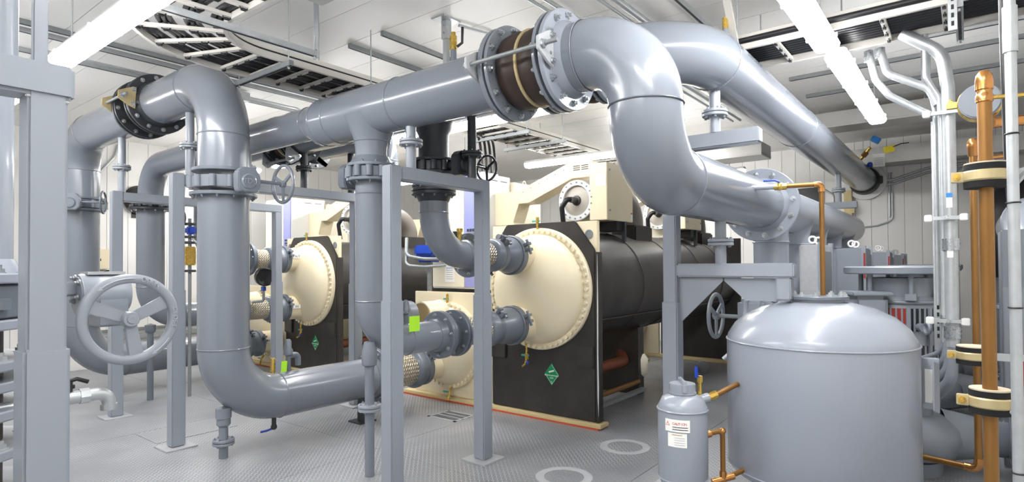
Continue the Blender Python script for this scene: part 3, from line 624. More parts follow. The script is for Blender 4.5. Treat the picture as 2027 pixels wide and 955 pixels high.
    for zz, yy in ((.44, cny), (1.02, 4.93+dy)): obj('nozzle', MB().lathe((4.92, yy, zz), -X_, [(.175, 0), (.168, .05), (.165, .1), (.165, .3), (.15, .3)], 36), 'beige', wk)
    obj('condenser_shell', MB().cyl(D(5.07, 4.87, .67), D(9.5, 4.87, .67), .47, n=48), 'beige', t)
    B('rear_condenser_sheet', 9.5, 9.55, 4.22, 5.47, .05, 1.28, 'beige')
    vc = obj('vent_cock', MB().cyl(D(4.99, 4.87, 1.14), D(4.99, 4.87, 1.26), .015, n=8), 'brass', t); obj('handle', MB().box(D(4.99, 4.89, 1.2), (.014, .08, .018)), 'teal', vc)
    vc = obj('drain_cock', MB().path(bend([D(4.99, 4.8, .18), D(4.93, 4.78, .12), D(4.9, 4.78, .03)], .03), .014, 8), 'brass', t); obj('handle', MB().box(D(4.93, 4.83, .12), (.014, .1, .016)), 'teal', vc)
    obj('oil_separator', MB().lathe(D(5.9, 5.15, 1.62), X_, [(0, -.08), (.2, -.06), (.31, 0), (.33, .05), (.33, 2.6), (0, 2.65)], 40), 'insul', t)
    # --- drive cabinet
    cb = B('drive_cabinet', 5.47, 6.12, 4.8, 5.6, 1.3, 2.76, 'white', None, .006)
    B('vent_panel', 5.455, 5.47, 4.81, 5.02, 1.32, 2.74, 'violet', cb, .002); B('side_panel', 5.455, 5.47, 5.03, 5.59, 1.32, 2.74, 'cream', cb, .002)
    for r_ in range(7):
        for c_ in range(3): obj('vent_slot', MB().bb(5.452, 5.456, 4.85+c_*.045+dy, 4.885+c_*.045+dy, 1.72+r_*.05, 1.755+r_*.05), 'ink', cb)
    for k in range(2): obj('louvre_slot', MB().bb(5.72+k*.2, 5.85+k*.2, 4.797+dy, 4.801+dy, 2.685, 2.693), 'ink', cb)
    B('rear_cabinet', 6.13, 6.75, 4.75, 5.6, 1.3, 2.7, 'cream', None, .006)
    ey = obj('lifting_eye', MB().torus(D(6.5, 4.85, 2.73), Y_, .03, .008, 20, 6), 'cream', cb)
    if near:
        pp_ = obj('notice_sheet', MB().bb(5.451, 5.454, 5.2+dy, 5.36+dy, 1.38, 1.62), 'paper', cb)
        for k in range(6): obj('print_line', MB().bb(5.4495, 5.451, 5.22+dy, 5.34+dy, 1.42+k*.028, 1.427+k*.028), 'lightblue' if k == 5 else 'ring', pp_)
    for k in range(2):     # the two compressors along the shell
        ox = 2.25*k
        E = lambda x, y, z: (x+ox, y+dy, z)
        cp = obj('compressor', MB().lathe(E(5.72, 3.52, 2.33), X_, [(0, 0), (.07, 0), (.17, .02), (.21, .05), (.21, .6), (.15, .68), (0, .7)], 44), 'castgrey', t)
        obj('end_flange', MB().ring(E(5.72, 3.52, 2.33), X_, .235, .175, .035, 44), 'white', cp); boltset(cp, E(5.703, 3.52, 2.33), -X_, .207, 18, .009, 'galvdark')
        obj('hub', MB().lathe(E(5.73, 3.52, 2.33), -X_, [(.06, 0), (.055, .03), (.035, .035), (.035, .13), (0, .13)], 20), 'insul', cp)
        obj('power_cable', MB().path(bend([E(5.64, 3.52, 2.33), E(5.58, 3.56, 2.34), E(5.56, 3.62, 2.25), E(5.6, 3.62, 2.02)], .05), .03, 10), 'cable', cp)
        obj('pedestal', MB().bb(5.8+ox, 6.3+ox, 3.38+dy, 3.72+dy, 1.9, 2.16), 'cream', cp, bev=.01)
        bx = obj('terminal_box', MB().bb(5.7+ox, 6.33+ox, 3.12+dy, 3.34+dy, 2.09, 2.73), 'beige', t, bev=.006)
        obj('notice_sheet', MB().bb(5.6975+ox, 5.6995+ox, 3.13+dy, 3.26+dy, 2.47, 2.6), 'paper', bx)
        lb = obj('warning_label', MB().bb(6.27+ox, 6.31+ox, 3.1165+dy, 3.1185+dy, 2.11, 2.2), 'paper', bx); obj('label_band', MB().bb(6.27+ox, 6.31+ox, 3.1155+dy, 3.1165+dy, 2.185, 2.2), 'redink', lb)
        for zz in (2.2, 2.65): obj('latch', MB().cyl(E(5.76, 3.12, zz), E(5.76, 3.108, zz), .012, n=10), 'bolt', bx)
        obj('cable_guard', MB().bb(5.95+ox, 6.2+ox, 3.14+dy, 3.4+dy, 1.98, 2.09), 'black', bx, bev=.005)
        obj('bracket_leg', MB().bb(6.12+ox, 6.16+ox, 3.12+dy, 3.16+dy, 1.86, 2.09), 'darkflange', bx)
        # suction elbow into the shell
        obj('suction_elbow', MB().path(bend([E(6.35, 3.4, 2.4), E(6.8, 3.4, 2.4), E(6.8, 3.4, 1.93)], .3), .17, 28), 'lagging', t, sharp=60)
        obj('suction_collar', MB().bb(6.55+ox, 7.05+ox, 3.2+dy, 3.8+dy, 1.86, 2.08), 'insul', t, bev=.02)
        # conduit duct from cabinet to compressor (front face towards -X)
        pr = [(4.49, 2.13), (4.49, 2.5), (4.4, 2.52), (3.68, 2.78), (3.35, 2.78), (3.35, 2.6), (3.62, 2.6), (4.25, 2.36), (4.4, 2.36)]
        du = obj('cable_duct', MB().prism([E(5.78, a, b) for a, b in pr], (.24, 0, 0)), 'beige', t, bev=.004)
        B('duct_bracket', 5.8+ox, 6.02+ox, 4.49, 4.8 if k == 0 else 4.75, 2.1, 2.52, 'beige', du, .004)
        for q in range(3):
            for h in range(2): obj('louvre_slot', MB().bb(5.777+ox, 5.781+ox, 3.4+h*.11+dy, 3.49+h*.11+dy, 2.69+q*.022, 2.698+q*.022), 'ink', du)
        for q in range(6): obj('screw', MB().cyl(E(5.78, 4.33-.12*q, 2.5+.0425*q), E(5.774, 4.33-.12*q, 2.5+.0425*q), .006, n=8), 'galvdark', du)
    # low refrigerant lines beside the shell
    rp_ = obj('liquid_line', MB().path(bend([D(5.35, 3.32, .42), D(6.45, 3.32, .42), D(6.7, 3.5, .5), D(6.9, 3.5, .8)], .12), .065, 20), 'rust', t)
    obj('expansion_valve', MB().lathe(D(6.75, 3.25, .3), Z_, [(.05, -.1), (.09, -.06), (.1, .04), (.1, .12), (.06, .18), (0, .18)], 20).cyl(D(6.62, 3.25, .38), D(6.88, 3.25, .38), .045), 'cream', t)
    obj('actuator_cap', MB().cyl(D(6.88, 3.25, .38), D(6.97, 3.25, .38), .03, n=12), 'brass', t); obj('oil_line', MB().path([D(5.3, 3.2, .16), D(6.6, 3.2, .16)], .03, 12), 'copper', t)
    obj('drip_tray', MB().bb(5.2, 6.6, 3.1+dy, 3.16+dy, .06, .1), 'galv', t)
    obj('shell_foot', MB().bb(6.6, 6.75, 3.2+dy, 3.8+dy, 0, .82), 'insul', t)
    return t
make_chiller(0, 'right beige chiller with black insulated barrels nearest the tank', 4.93, True)
DY2 = 4.18
ch2 = make_chiller(DY2, 'left beige chiller seen between the widest riser and the tee pipe', 8.55, False)
def adapter(x0, x1, y, z, r0, r1, label):
    t = thing('nozzle_adapter', label, 'pipe fitting', (x0, y, z-r1-.04), 'grooved adapters at the chiller nozzles')
    obj('adapter_body', MB().lathe((x0, y, z), X_, [(r0*.9, 0), (r0, 0), (r0, (x1-x0)*.2), (r0+.02, (x1-x0)*.3), (r1-.01, (x1-x0)*.6), (r1, (x1-x0)*.75), (r1, x1-x0), (r1*.9, x1-x0)], 40), 'flange', t)
    coupling(t, (x0+.05, y, z), X_, r0, .06, 'flange', -.9); coupling(t, (x1, y, z), X_, r1-.012, .07, 'flange', PI-.35)
for (x0, x1, y, z, r0, r1, lb) in ((4.26, 4.61, 3.61, .995, .13, .18, 'grey grooved adapter at the lower nozzle of the right barrel'), (4.34, 4.61, 3.61, 1.695, .12, .18, 'grey grooved adapter at the upper nozzle of the right barrel'),
        (4.4, 4.61, A2, 1.0, .13, .18, 'grey grooved adapter at the lower nozzle of the left chiller'), (4.4, 4.61, A2, 1.7, .13, .18, 'grey grooved adapter at the upper nozzle of the left chiller'), (4.43, 4.64, 8.55, .43, .17, .18, 'grey grooved adapter near the floor at the left chiller')):
    adapter(x0, x1, y, z, r0, r1, lb)
ca = thing('pipe_coupling', 'grey clamp ring joining the low braided connector to the left dish', 'pipe fitting', (4.58, U1, .2)); obj('collar', MB().ring((4.555, U1, .44), X_, .19, .15, .09, 40), 'flange', ca); coupling(ca, (4.62, U1, .44), X_, .17, .07, 'flange', -.75)
# lettered nozzle labels on the left chiller
for s, z in (('OUT', 1.74), ('IN', 1.02)):
    c = V(4.72, 3.61+DY2-.151, z); pl = obj('nozzle_label', MB().box(c+V(0, -.028, .0), (.12, .006, .055)), 'paper', ch2); text(pl, s, .05, c+V(0, -.0318, 0), (1, 0, 0), (0, 0, 1), 'ink')
c = V(4.72, 8.55-.172, .47); pl = obj('nozzle_label', MB().box(c, (.12, .006, .055)), 'paper', ch2); text(pl, 'IN', .05, c+V(0, -.0042, 0), (1, 0, 0), (0, 0, 1), 'ink')
# flow switch (black round face) and blue actuator
t = thing('pressure_gauge', 'black round gauge on a stem at the left chiller nozzles', 'gauge', (4.15, A2-.35, 1.1)); obj('case', MB().lathe((4.15, A2-.3, 1.46), (-.3, -1, 0), [(0, 0), (.115, 0), (.125, .02), (.125, .1), (.11, .11), (.1, .105), (0, .1)], 32), 'black', t); obj('dial', MB().cyl((4.125, A2-.39, 1.46), (4.123, A2-.398, 1.46), .085, n=28), 'foam', t)
obj('stem', MB().path(bend([(4.15, A2-.3, 1.35), (4.15, A2-.3, 1.13), (4.05, A2-.2, 1.12)], .03), .018, 10), 'galvdark', t); obj('shutoff', MB().bb(4.13, 4.17, A2-.33, A2-.27, 1.27, 1.33), 'blue', t)
t = thing('actuator', 'bright blue actuator with grey conduit loops beside the middle post', 'actuator', (5.25, 5.62, 1.3)); obj('housing', MB().bb(5.15, 5.38, 5.28, 5.64, 1.72, 1.86), 'blue', t, bev=.03); obj('base_block', MB().bb(5.18, 5.36, 5.34, 5.6, 1.64, 1.73), 'blue', t, bev=.02); obj('stand', MB().cyl((5.28, 5.47, 0), (5.28, 5.47, 1.66), .03), 'galvdark', t)
obj('conduit_loop', MB().path(bend([(5.1, 5.7, 1.95), (5.0, 5.6, 1.72), (5.05, 5.35, 1.68), (5.3, 5.2, 1.68)], .12), .022, 10), 'galvdark', t); obj('conduit_loop', MB().path(bend([(5.1, 5.7, 1.8), (5.0, 5.6, 1.6), (5.05, 5.35, 1.58), (5.3, 5.2, 1.6)], .1), .02, 10), 'galvdark', t)
t = thing('round_dial', 'black round dial behind the elbow under the dark valve', 'gauge', (4.6, 4.45, 1.6)); obj('case', MB().lathe((4.6, 4.4, 1.87), (-.5, -1, 0), [(0, 0), (.085, 0), (.095, .015), (.095, .06), (.08, .06), (0, .05)], 28), 'black', t); obj('capillary', MB().path(bend([(4.6, 4.4, 1.8), (4.62, 4.38, 1.7), (5.0, 4.15, 1.66)], .05), .008, 8), 'galvdark', t)

# ================================================================== tanks in front right
TX, TY, TR = 4.22, .78, .553
t = thing('pressure_tank', 'large grey cylindrical pressure tank with a domed bolted top', 'tank', (TX, TY, 0))
obj('shell', MB().lathe((TX, TY, 0), Z_, [(0, .12), (.25, .13), (.42, .18), (.52, .24), (TR, .29), (TR, 1.09), (TR-.01, 1.13), (.5, 1.2), (.43, 1.26), (.33, 1.31), (.2, 1.345), (0, 1.355)], 96), 'tank', t, sharp=60)
weld(t, (TX, TY, 1.095), Z_, TR+.001, 'tank'); weld(t, (TX, TY, .285), Z_, TR+.001, 'tank')
obj('neck', MB().cyl((TX, TY, 1.32), (TX, TY, 1.365), .16, n=40), 'tank', t)
fl_ = obj('top_flange', MB().ring((TX, TY, 1.375), Z_, .185, 0.001, .022, 48), 'flange', t); bolts(fl_, (TX, TY, 1.387), Z_, .158, 12, .016, 'galv')
for a in (.5, 2.6, 4.7): obj('leg', MB().bb(TX+math.cos(a)*.42-.04, TX+math.cos(a)*.42+.04, TY+math.sin(a)*.42-.04, TY+math.sin(a)*.42+.04, 0, .22), 'tank', t)
obj('lifting_lug', MB().path(bend([(TX-.08, TY+.43, 1.22), (TX-.07, TY+.42, 1.37), (TX-.03, TY+.3, 1.375), (TX-.01, TY+.22, 1.32)], .05), .016, 10), 'tank', t)
np_ = obj('nameplate_bracket', MB().prism([(TX+.06, TY-TR-.085, 1.0), (TX-.02, TY-TR-.06, 1.02), (TX-.02, TY-TR-.06, .73), (TX+.06, TY-TR-.085, .7)], (.0, .008, 0)).prism([(4.29, .145, 1.02), (4.37, .145, 1.02), (4.37, .145, .72), (4.29, .145, .72)], (0, .09, 0)), 'tank', t, bev=.003)
obj('nameplate', MB().bb(4.286, 4.292, .165, .215, .76, .96), 'paper', np_)
for zz in (.77, .97): inst('plate_screw', 'bolt_8', bolt_mb(.008), 'bolt', (4.29, .175, zz), (-1, 0, 0), np_)
t = thing('pot_feeder', 'small grey cylinder tank with a twist cap and caution sticker', 'tank', (3.49, 1.4, 0))
px, py = 3.49, 1.4
obj('shell', MB().lathe((px, py, 0), Z_, [(0, .2), (.08, .21), (.13, .25), (.149, .3), (.149, .7), (.145, .73), (.12, .78), (.07, .805), (0, .81)], 56), 'tank', t, sharp=60); weld(t, (px, py, .71), Z_, .15, 'tank'); weld(t, (px, py, .295), Z_, .15, 'tank')
cpn = obj('cap', MB().cyl((px, py, .8), (px, py, .865), .078, n=32).cyl((px, py, .8), (px, py, .815), .084, n=32), 'tank', t, bev=.004)
obj('cap_grip', MB().box((px, py, .873), (.17, .022, .03), rz=.55).box((px+.07, py+.043, .845), (.02, .03, .05), rz=.55).box((px-.07, py-.043, .845), (.02, .03, .05), rz=.55), 'tank', cpn, bev=.004)
for a in (.3, 2.4, 4.5): obj('leg', MB().cyl((px+.1*math.cos(a), py+.1*math.sin(a), 0), (px+.1*math.cos(a), py+.1*math.sin(a), .24), .018, n=10), 'tank', t)
def decal(parent, ang, z0, z1, half, m, name, r=.1495):
    return obj(name, MB().lathe((px, py, z0), Z_, [(r, 0), (r+.0015, 0), (r+.0015, z1-z0), (r, z1-z0)], 14, True, ang-half, ang+half), m, parent)
# basis for Z axis: u = x-ish, so angles are measured from basis(Z_)[1]
_, bu, bv = basis(Z_)
dirc = V(-px, -py, 0).normalized(); ang = math.atan2(dirc.dot(bv), dirc.dot(bu))
def on_tank(a, z): 
    d = bu*math.cos(a)+bv*math.sin(a); return V(px, py, z)+d*.1515, d
la = ang-.22
d1 = decal(t, la, .60, .672, .5, 'paper', 'caution_sticker'); d2 = decal(t, la-.0, .51, .592, .38, 'paper', 'instruction_sticker')
def wrap_text(s, size, a, z, m, par):
    n = len(s); st = size*.62/.1515
    for i, ch in enumerate(s):
        if ch == ' ': continue
        p, d = on_tank(a+sgn*(i-(n-1)/2)*st, z); text(par, ch, size, p, sgn*Z_.cross(d), Z_, m, ext=.0005)
sgn = 1 if (Z_.cross(bu)).dot(bv) > 0 else -1
wrap_text('CAUTION', .0195, la+sgn*.1, .648, 'redink', d1)
p, d = on_tank(la-sgn*.385, .645); text(d1, '!', .016, p, sgn*Z_.cross(d), Z_, 'redink', ext=.0005)
e_ = sgn*Z_.cross(d)
obj('warning_triangle', MB().prism([p-e_*.014-V(0, 0, .011), p+e_*.014-V(0, 0, .011), p+V(0, 0, .014), p+V(0, 0, .010), p+e_*.010-V(0, 0, .0085), p-e_*.010-V(0, 0, .0085), p+V(0, 0, .010), p+V(0, 0, .014)], -d*.0004), 'redink', d1)
for k in range(2): decal(d1, la+.12*sgn, .612+k*.014, .616+k*.014, .3, 'ink', 'print_line', .1506)
for k in range(4): decal(d2, la+.1*sgn, .522+k*.014, .5255+k*.014, .2, 'ring', 'print_line', .1506)
decal(d2, la, .58, .585, .2, 'gold', 'print_line', .1506)
# gauge assembly and copper on the feeder
t = thing('feeder_gauge', 'small dial gauge with blue handle on top of the small tank', 'gauge', (3.62, 1.32, .8)); gx, gy = 3.6, 1.33
obj('stem', MB().cyl((gx, gy, .74), (gx, gy, .86), .012, n=10).cyl((gx, gy, .86), (gx, gy, .9), .018, n=6), 'brass', t); obj('dial_case', MB().lathe((gx+.015, gy-.01, .955), (-1, -.45, 0), [(0, 0), (.04, 0), (.042, .025), (.036, .028), (0, .026)], 24), 'black', t); obj('handle', MB().box((gx-.03, gy+.01, .925), (.014, .02, .07)), 'blue', t, bev=.004)
cp_ = thing('copper_line', 'copper pipe from the small tank shoulder to the large tank', 'copper pipe', (3.62, 1.28, .72)); obj('tube', MB().path(bend([(3.6, 1.31, .76), (3.66, 1.25, .78), (3.8, 1.17, .83), (3.95, 1.14, .83)], .04), .016, 14), 'copper', cp_); obj('union', MB().cyl((3.62, 1.29, .765), (3.665, 1.25, .785), .026, n=8), 'brass', cp_); obj('valve_socket', MB().cyl((3.58, 1.33, .75), (3.625, 1.285, .766), .03, n=14), 'tank', cp_)
cp_ = thing('copper_line', 'copper U-shaped pipe low between the two tanks', 'copper pipe', (3.66, 1.26, .1)); obj('tube', MB().path(bend([(3.58, 1.31, .54), (3.68, 1.22, .56), (3.68, 1.22, .26), (3.8, 1.13, .3), (3.9, 1.1, .3)], .03), .0155, 14), 'copper', cp_); obj('tee', MB().cyl((3.68, 1.22, .31), (3.68, 1.22, .22), .021, n=14).cyl((3.63, 1.27, .245), (3.73, 1.17, .275), .021, n=14), 'brightcopper', cp_); obj('fitting', MB().cyl((3.58, 1.31, .535), (3.62, 1.275, .545), .022, n=12).ball((3.68, 1.22, .557), .022, 12), 'brightcopper', cp_)
# copper line rising from the tank top to the S-bend tapping
cp_ = thing('copper_line', 'tall copper pipe rising from behind the large tank to a brass valve', 'copper pipe', (4.3, .76, 1.38)); obj('tube', MB().path(bend([(4.24, 1.0, SZ+.04), (4.3, .757, SZ+.04), (4.3, .757, 1.386)], .035), .0155, 16), 'copper', cp_)
obj('elbow', MB().path(bend([(4.29, .8, SZ+.04), (4.3, .757, SZ+.04), (4.3, .757, SZ-.01)], .03), .0205, 14), 'brightcopper', cp_); obj('ball_valve', MB().cyl((4.232, 1.035, SZ+.04), (4.25, .96, SZ+.04), .024, n=8).ball((4.24, 1.0, SZ+.04), .028, 12), 'brass', cp_); obj('lever', MB().path([(4.24, 1.0, SZ+.07), (4.235, 1.03, SZ+.085), (4.22, 1.1, SZ+.085)], .007, 8), 'blue', cp_)
# gate valve with small handwheel behind the tank, drain cock
t = thing('gate_valve', 'grey valve with an upright handwheel left of the large tank', 'valve', (5.2, SY, .5)); VZ = 1.13
obj('body', MB().ring((5.35, SY-.02, VZ+.05), Z_, .2, .12, .1, 36), 'flange', t); obj('gear_housing', MB().bb(5.0, 5.15, SY-.02, SY+.19, VZ-.06, VZ+.17), 'post', t, bev=.03); obj('housing_neck', MB().cyl((5.1, SY+.06, VZ+.05), (5.3, SY+.02, VZ+.05), .05), 'post', t)
handwheel(t, (5.06, SY+.38, VZ+.02), (0, 1, 0), .2, 3, .5, m='post', shaft=(5.06, SY+.15, VZ+.02))
dc = obj('drain_cock', MB().path(bend([(5.3, SY+.1, .82), (5.2, SY+.3, .82), (5.18, SY+.36, .76)], .04), .022, 10), 'galv', t); obj('lever', MB().box((5.22, SY+.24, .87), (.03, .09, .012)), 'galvdark', dc)

# ================================================================== pumps on the right
def pump(x, y, label):
    t = thing('inline_pump', label, 'pump', (x, y, 0), 'vertical inline pumps beside the right wall')
    bp = obj('base_block', MB().cyl((x, y, 0), (x, y, .1), .26, n=32), 'motor', t)
    obj('volute', MB().lathe((x, y, .1), Z_, [(.2, 0), (.34, .04), (.38, .14), (.36, .24), (.28, .32), (.2, .34), (0, .34)], 40), 'motor', t, sharp=60)
    for s in (-1, 1):
        obj('nozzle', MB().lathe((x+.1*s, y-.1, .26), (.25*s, -.9 if s > 0 else .9, 0), [(.2, .15), (.16, .35), (.13, .5), (.13, .6)], 32), 'motor', t, sharp=60)
        c = V(x+.1*s, y-.1, .26)+V(.25*s, -.9 if s > 0 else .9, 0).normalized()*.6
        f = obj('nozzle_flange', MB().ring(c, (.25*s, -.9 if s > 0 else .9, 0), .2, .1, .03, 32), 'motor', t); bolts(f, c-V(.25*s, -.9 if s > 0 else .9, 0).normalized()*.016, -V(.25*s, -.9 if s > 0 else .9, 0), .165, 8, .014, 'bolt')
    obj('pedestal', MB().lathe((x, y, .44), Z_, [(.2, 0), (.2, .05), (.15, .08), (.15, .24), (.22, .3), (.24, .34)], 32), 'motor', t)
    obj('motor_body', MB().lathe((x, y, .78), Z_, [(0, 0), (.2, 0), (.25, .03), (.26, .06), (.26, .48), (.235, .54), (.22, .56), (.22, .7), (0, .7)], 48), 'motor', t, sharp=35)
    for k, a in enumerate((PI-.55, PI, PI+.55, PI+1.1, PI-1.1)):
        d = V(math.cos(a), math.sin(a), 0)
        for q, (zc_, hz) in enumerate(((1.17, .17), (.92, .12))):
            c = V(x, y, zc_)+d*.2615
            w_ = obj('vent_window', MB().box(c, (.012, .12, hz), rz=a), 'red' if k == 1 and q == 0 else 'black', t, bev=.003)
            for h in range(3): obj('louvre_bar', MB().box(c+d*.008+V(-d.y, d.x, 0)*(h-1)*.036, (.012, .012, hz), rz=a), 'motor', w_)
        a2 = a+.275; d2 = V(math.cos(a2), math.sin(a2), 0); obj('cooling_rib', MB().box(V(x, y, 1.04)+d2*.268, (.03, .03, .44), rz=a2), 'motor', t, bev=.004)
    obj('motor_band', MB().torus((x, y, 1.3), Z_, .262, .014, 44, 8), 'motor', t); obj('motor_band', MB().torus((x, y, .82), Z_, .262, .014, 44, 8), 'motor', t)
    obj('shroud_plate', MB().lathe((x, y, 1.51), Z_, [(0, 0), (.37, 0), (.38, .008), (.38, .05), (.37, .058), (0, .062)], 64), 'motor', t)
    for k in range(6):
        a = k*PI/3+.35; inst('shroud_post', 'shroud_post', lambda: MB().cyl((0, 0, 0), (0, 0, .2), .018, n=10).box((0, 0, .02), (.07, .07, .05)), 'motor', (x+math.cos(a)*.27, y+math.sin(a)*.27, 1.32), Z_, t)
    tb = obj('terminal_box', MB().box((x-.3, y+.2, 1.22), (.26, .24, .26), rz=.5), 'motor', t, bev=.03); obj('box_lid', MB().box((x-.3, y+.2, 1.365), (.3, .28, .03), rz=.5), 'motor', tb, bev=.008)
    obj('lifting_eye', MB().cyl((x-.24, y-.14, 1.12), (x-.3, y-.17, 1.12), .03, n=10).torus((x-.33, y-.19, 1.12), (.5, -1, 0), .04, .012, 18, 6), 'motor', t)
    return t
pump(5.5, .43, 'nearest grey vertical pump motor behind the large tank'); pump(7.5, .43, 'second grey vertical pump motor back along the right wall'); pump(9.1, .43, 'farthest grey vertical pump motor by the back wall')
# drive enclosures
for k, (x, y0, y1, z1, lb) in enumerate(((5.6, 1.0, 1.17, 1.76, 'light grey steel enclosure between the tank and the header branches'), (6.45, .78, 1.02, 1.74, 'grey enclosure with eye bolts behind the light grey one'), (7.95, .72, .95, 1.72, 'grey enclosure farther back above the pump motors'), (9.55, .7, .92, 1.7, 'farthest grey enclosure low against the back wall'))):
    t = thing('drive_enclosure', lb, 'enclosure', (x+.2, (y0+y1)/2, 0), 'grey drive enclosures along the pumps')
    b_ = obj('cabinet', MB().bb(x, x+.5, y0, y1, .2, z1), 'ring' if k == 0 else 'motor', t, bev=.01); obj('side_plate', MB().bb(x+.06, x+.44, y0-.012, y0, .5, z1-.06), 'galvdark' if k == 0 else 'motor', t, bev=.003)
    obj('stand', MB().bb(x+.05, x+.45, y0+.03, y1-.03, 0, .2), 'motor', t)
    obj('corner_angle', MB().bb(x-.012, x+.03, y0-.014, y0+.02, .4, z1+.02), 'post', t); obj('corner_angle', MB().bb(x+.47, x+.512, y0-.014, y0+.02, .4, z1+.02), 'post', t)
    for xx in (.12, .38): obj('eye_bolt', MB().torus((x+xx, (y0+y1)/2, z1+.045), (1, .3, 0), .028, .009, 20, 8), 'white', t)
    if k: obj('red_edge', MB().bb(x-.016, x-.012, y0-.012, y0+.004, 1.45, z1-.05), 'red', t)
# floor-level suction pipes
for k, x in enumerate((5.85, 7.4)):
    t = pipe('pump_suction', ('grey flanged suction pipe low on the right behind the copper risers', 'grey suction pipe farther back on the right, near the floor')[k], [(x-.2, -.22, .3), (x-.2, -.75, .3), (x-.2, -.75, 1.1), (x+1.2, -.75, 1.1)], .15, .25, m='motor')
    flange(t, (x-.2, -.24, .3), Y_, .15, .22, .03, side=-1, m='motor', nb=10, bs=.016)
t = pipe('pump_discharge', 'large grey elbow pipe at the right edge, mid height', [(6.75, -.45, .2), (6.75, -.45, 1.98), (8.6, -.45, 1.98)], .2, .35, m='tank')
flange(t, (6.75, -.45, 1.2), Z_, .2, .27, .03, side=1, m='tank', single=False)
pe = thing('wall_enclosure', 'blue-grey steel cabinet standing behind the copper risers', 'enclosure', (6.2, -.25, 0)); obj('cabinet', MB().bb(5.95, 6.4, -.36, -.2, 0, 1.85), 'motor', pe, bev=.012); obj('door', MB().bb(5.935, 5.95, -.35, -.21, .3, 1.4), 'post', pe, bev=.004)
dk = thing('insulated_vessel', 'black rounded insulated vessel high behind the copper risers', 'vessel', (9.9, -.62, 0)); obj('shell', MB().lathe((9.9, -.62, 1.4), Z_, [(.45, 0), (.46, .8), (.42, 1.05), (.28, 1.22), (0, 1.3)], 40), 'black', dk, sharp=60); obj('skirt', MB().cyl((9.9, -.62, 0), (9.9, -.62, 1.42), .35), 'motor', dk)

# ================================================================== copper risers and conduits on the right
def clamp(x, y, z, R, rt_, label, arm, armdir):
    t = thing('pipe_clamp', label, 'clamp', (x, y, z-.06), 'insulated pipe clamps on the copper risers')
    obj('foam_insert', MB().cyl((x, y, z-.05), (x, y, z+.05), R, n=36), 'foam', t); obj('cork_face', MB().cyl((x, y, z+.05), (x, y, z+.056), R*.97, n=36), 'cork', t)
    obj('band', MB().ring((x, y, z), Z_, R+.006, R, .045, 40), 'gold', t)
    e = obj('band_ear', MB().box((x-.02, y+R+.018, z), (.03, .045, .045)), 'gold', t, bev=.003); inst('ear_bolt', 'bolt_12', bolt_mb(.012), 'brass', (x-.037, y+R+.02, z), (-1, 0, 0), t)
    obj('strut_arm', MB().box(V(x, y-R-arm/2, z+armdir*arm*.0), (.04, arm, .04)), 'galv', t, bev=.003)
    return t
CPX, CPY = 3.2, -.065
t = thing('copper_riser', 'thick bronze-coloured copper riser with a rounded cap', 'copper pipe', (CPX, CPY, 0)); obj('tube', MB().cyl((CPX, CPY, 0), (CPX, CPY, 2.36), .026, n=28), 'copper', t)
obj('cap', MB().lathe((CPX, CPY, 2.28), Z_, [(.027, 0), (.031, .004), (.031, .03), (.027, .035), (.027, .05), (.032, .055), (.032, .09), (.029, .115), (.017, .135), (0, .14)], 28), 'brightcopper', t)
obj('branch', MB().cyl((CPX, CPY, 2.3), (CPX+.05, CPY-.14, 2.3), .009, n=10), 'brass', t)
clamp(CPX, CPY-.0, 1.965, .078, .033, 'insulated clamp high on the thick copper riser', .2, 1); clamp(CPX+.02, CPY, 1.005, .074, .033, 'insulated clamp with cork top low on the thick copper riser', .1, 1)
t = thing('copper_riser', 'thin copper riser turning left at the floor behind the tank', 'copper pipe', (4.8, -.03, .2)); obj('tube', MB().path(bend([(4.8, -.035, 2.33), (4.8, -.035, .27), (4.95, .5, .27)], .04), .0205, 18), 'copper', t); obj('cap', MB().lathe((4.8, -.035, 2.28), Z_, [(.024, 0), (.028, .005), (.028, .05), (.032, .055), (.032, .09), (.022, .115), (0, .12)], 20), 'brightcopper', t)
obj('elbow', MB().path(bend([(4.8, -.035, .34), (4.8, -.035, .27), (4.82, .035, .27)], .04), .026, 14), 'brightcopper', t); obj('branch', MB().path([(4.8, -.035, 2.26), (4.9, -.2, 2.28)], .014, 10), 'brightcopper', t)
clamp(4.3, -.02, 1.06, .085, .02, 'insulated clamp with pale top between the thin riser and the conduits', .16, 1)
t = thing('pipe_clamp', 'round grey insulated clamp facing front behind the capped riser', 'clamp', (4.1, -.06, 2.3), 'insulated pipe clamps on the copper risers'); obj('foam_insert', MB().cyl((3.85, -.06, 2.43), (3.97, -.06, 2.43), .09, n=36), 'motor', t); obj('face', MB().cyl((3.842, -.06, 2.43), (3.85, -.06, 2.43), .084, n=36), 'motor', t); obj('band', MB().ring((3.91, -.06, 2.43), X_, .096, .09, .05, 36), 'brass', t); obj('band_ear', MB().bb(3.89, 3.93, .03, .08, 2.42, 2.45), 'brass', t); inst('ear_bolt', 'bolt_12', bolt_mb(.012), 'brass', (3.91, .062, 2.45), (0, 0, 1), t)
obj('cross_pipe', MB().cyl((3.8, -.1, 2.3), (4.0, -.3, 2.33), .028, n=14), 'brightcopper', t)
t = thing('steel_riser', 'pale galvanised vertical tube at the right edge with black ties', 'conduit', (3.0, -.14, 0)); obj('tube', MB().cyl((3.0, -.143, 0), (3.0, -.143, ZC), .019, n=20), 'galv', t); obj('coupling', MB().cyl((3.0, -.143, 2.42), (3.0, -.143, 2.6), .024, n=20), 'galv', t)
for zz in (1.42, 1.83, .78, 2.1): obj('cable_tie', MB().torus((3.0, -.143, zz), Z_, .0215, .0035, 24, 6), 'black', t)
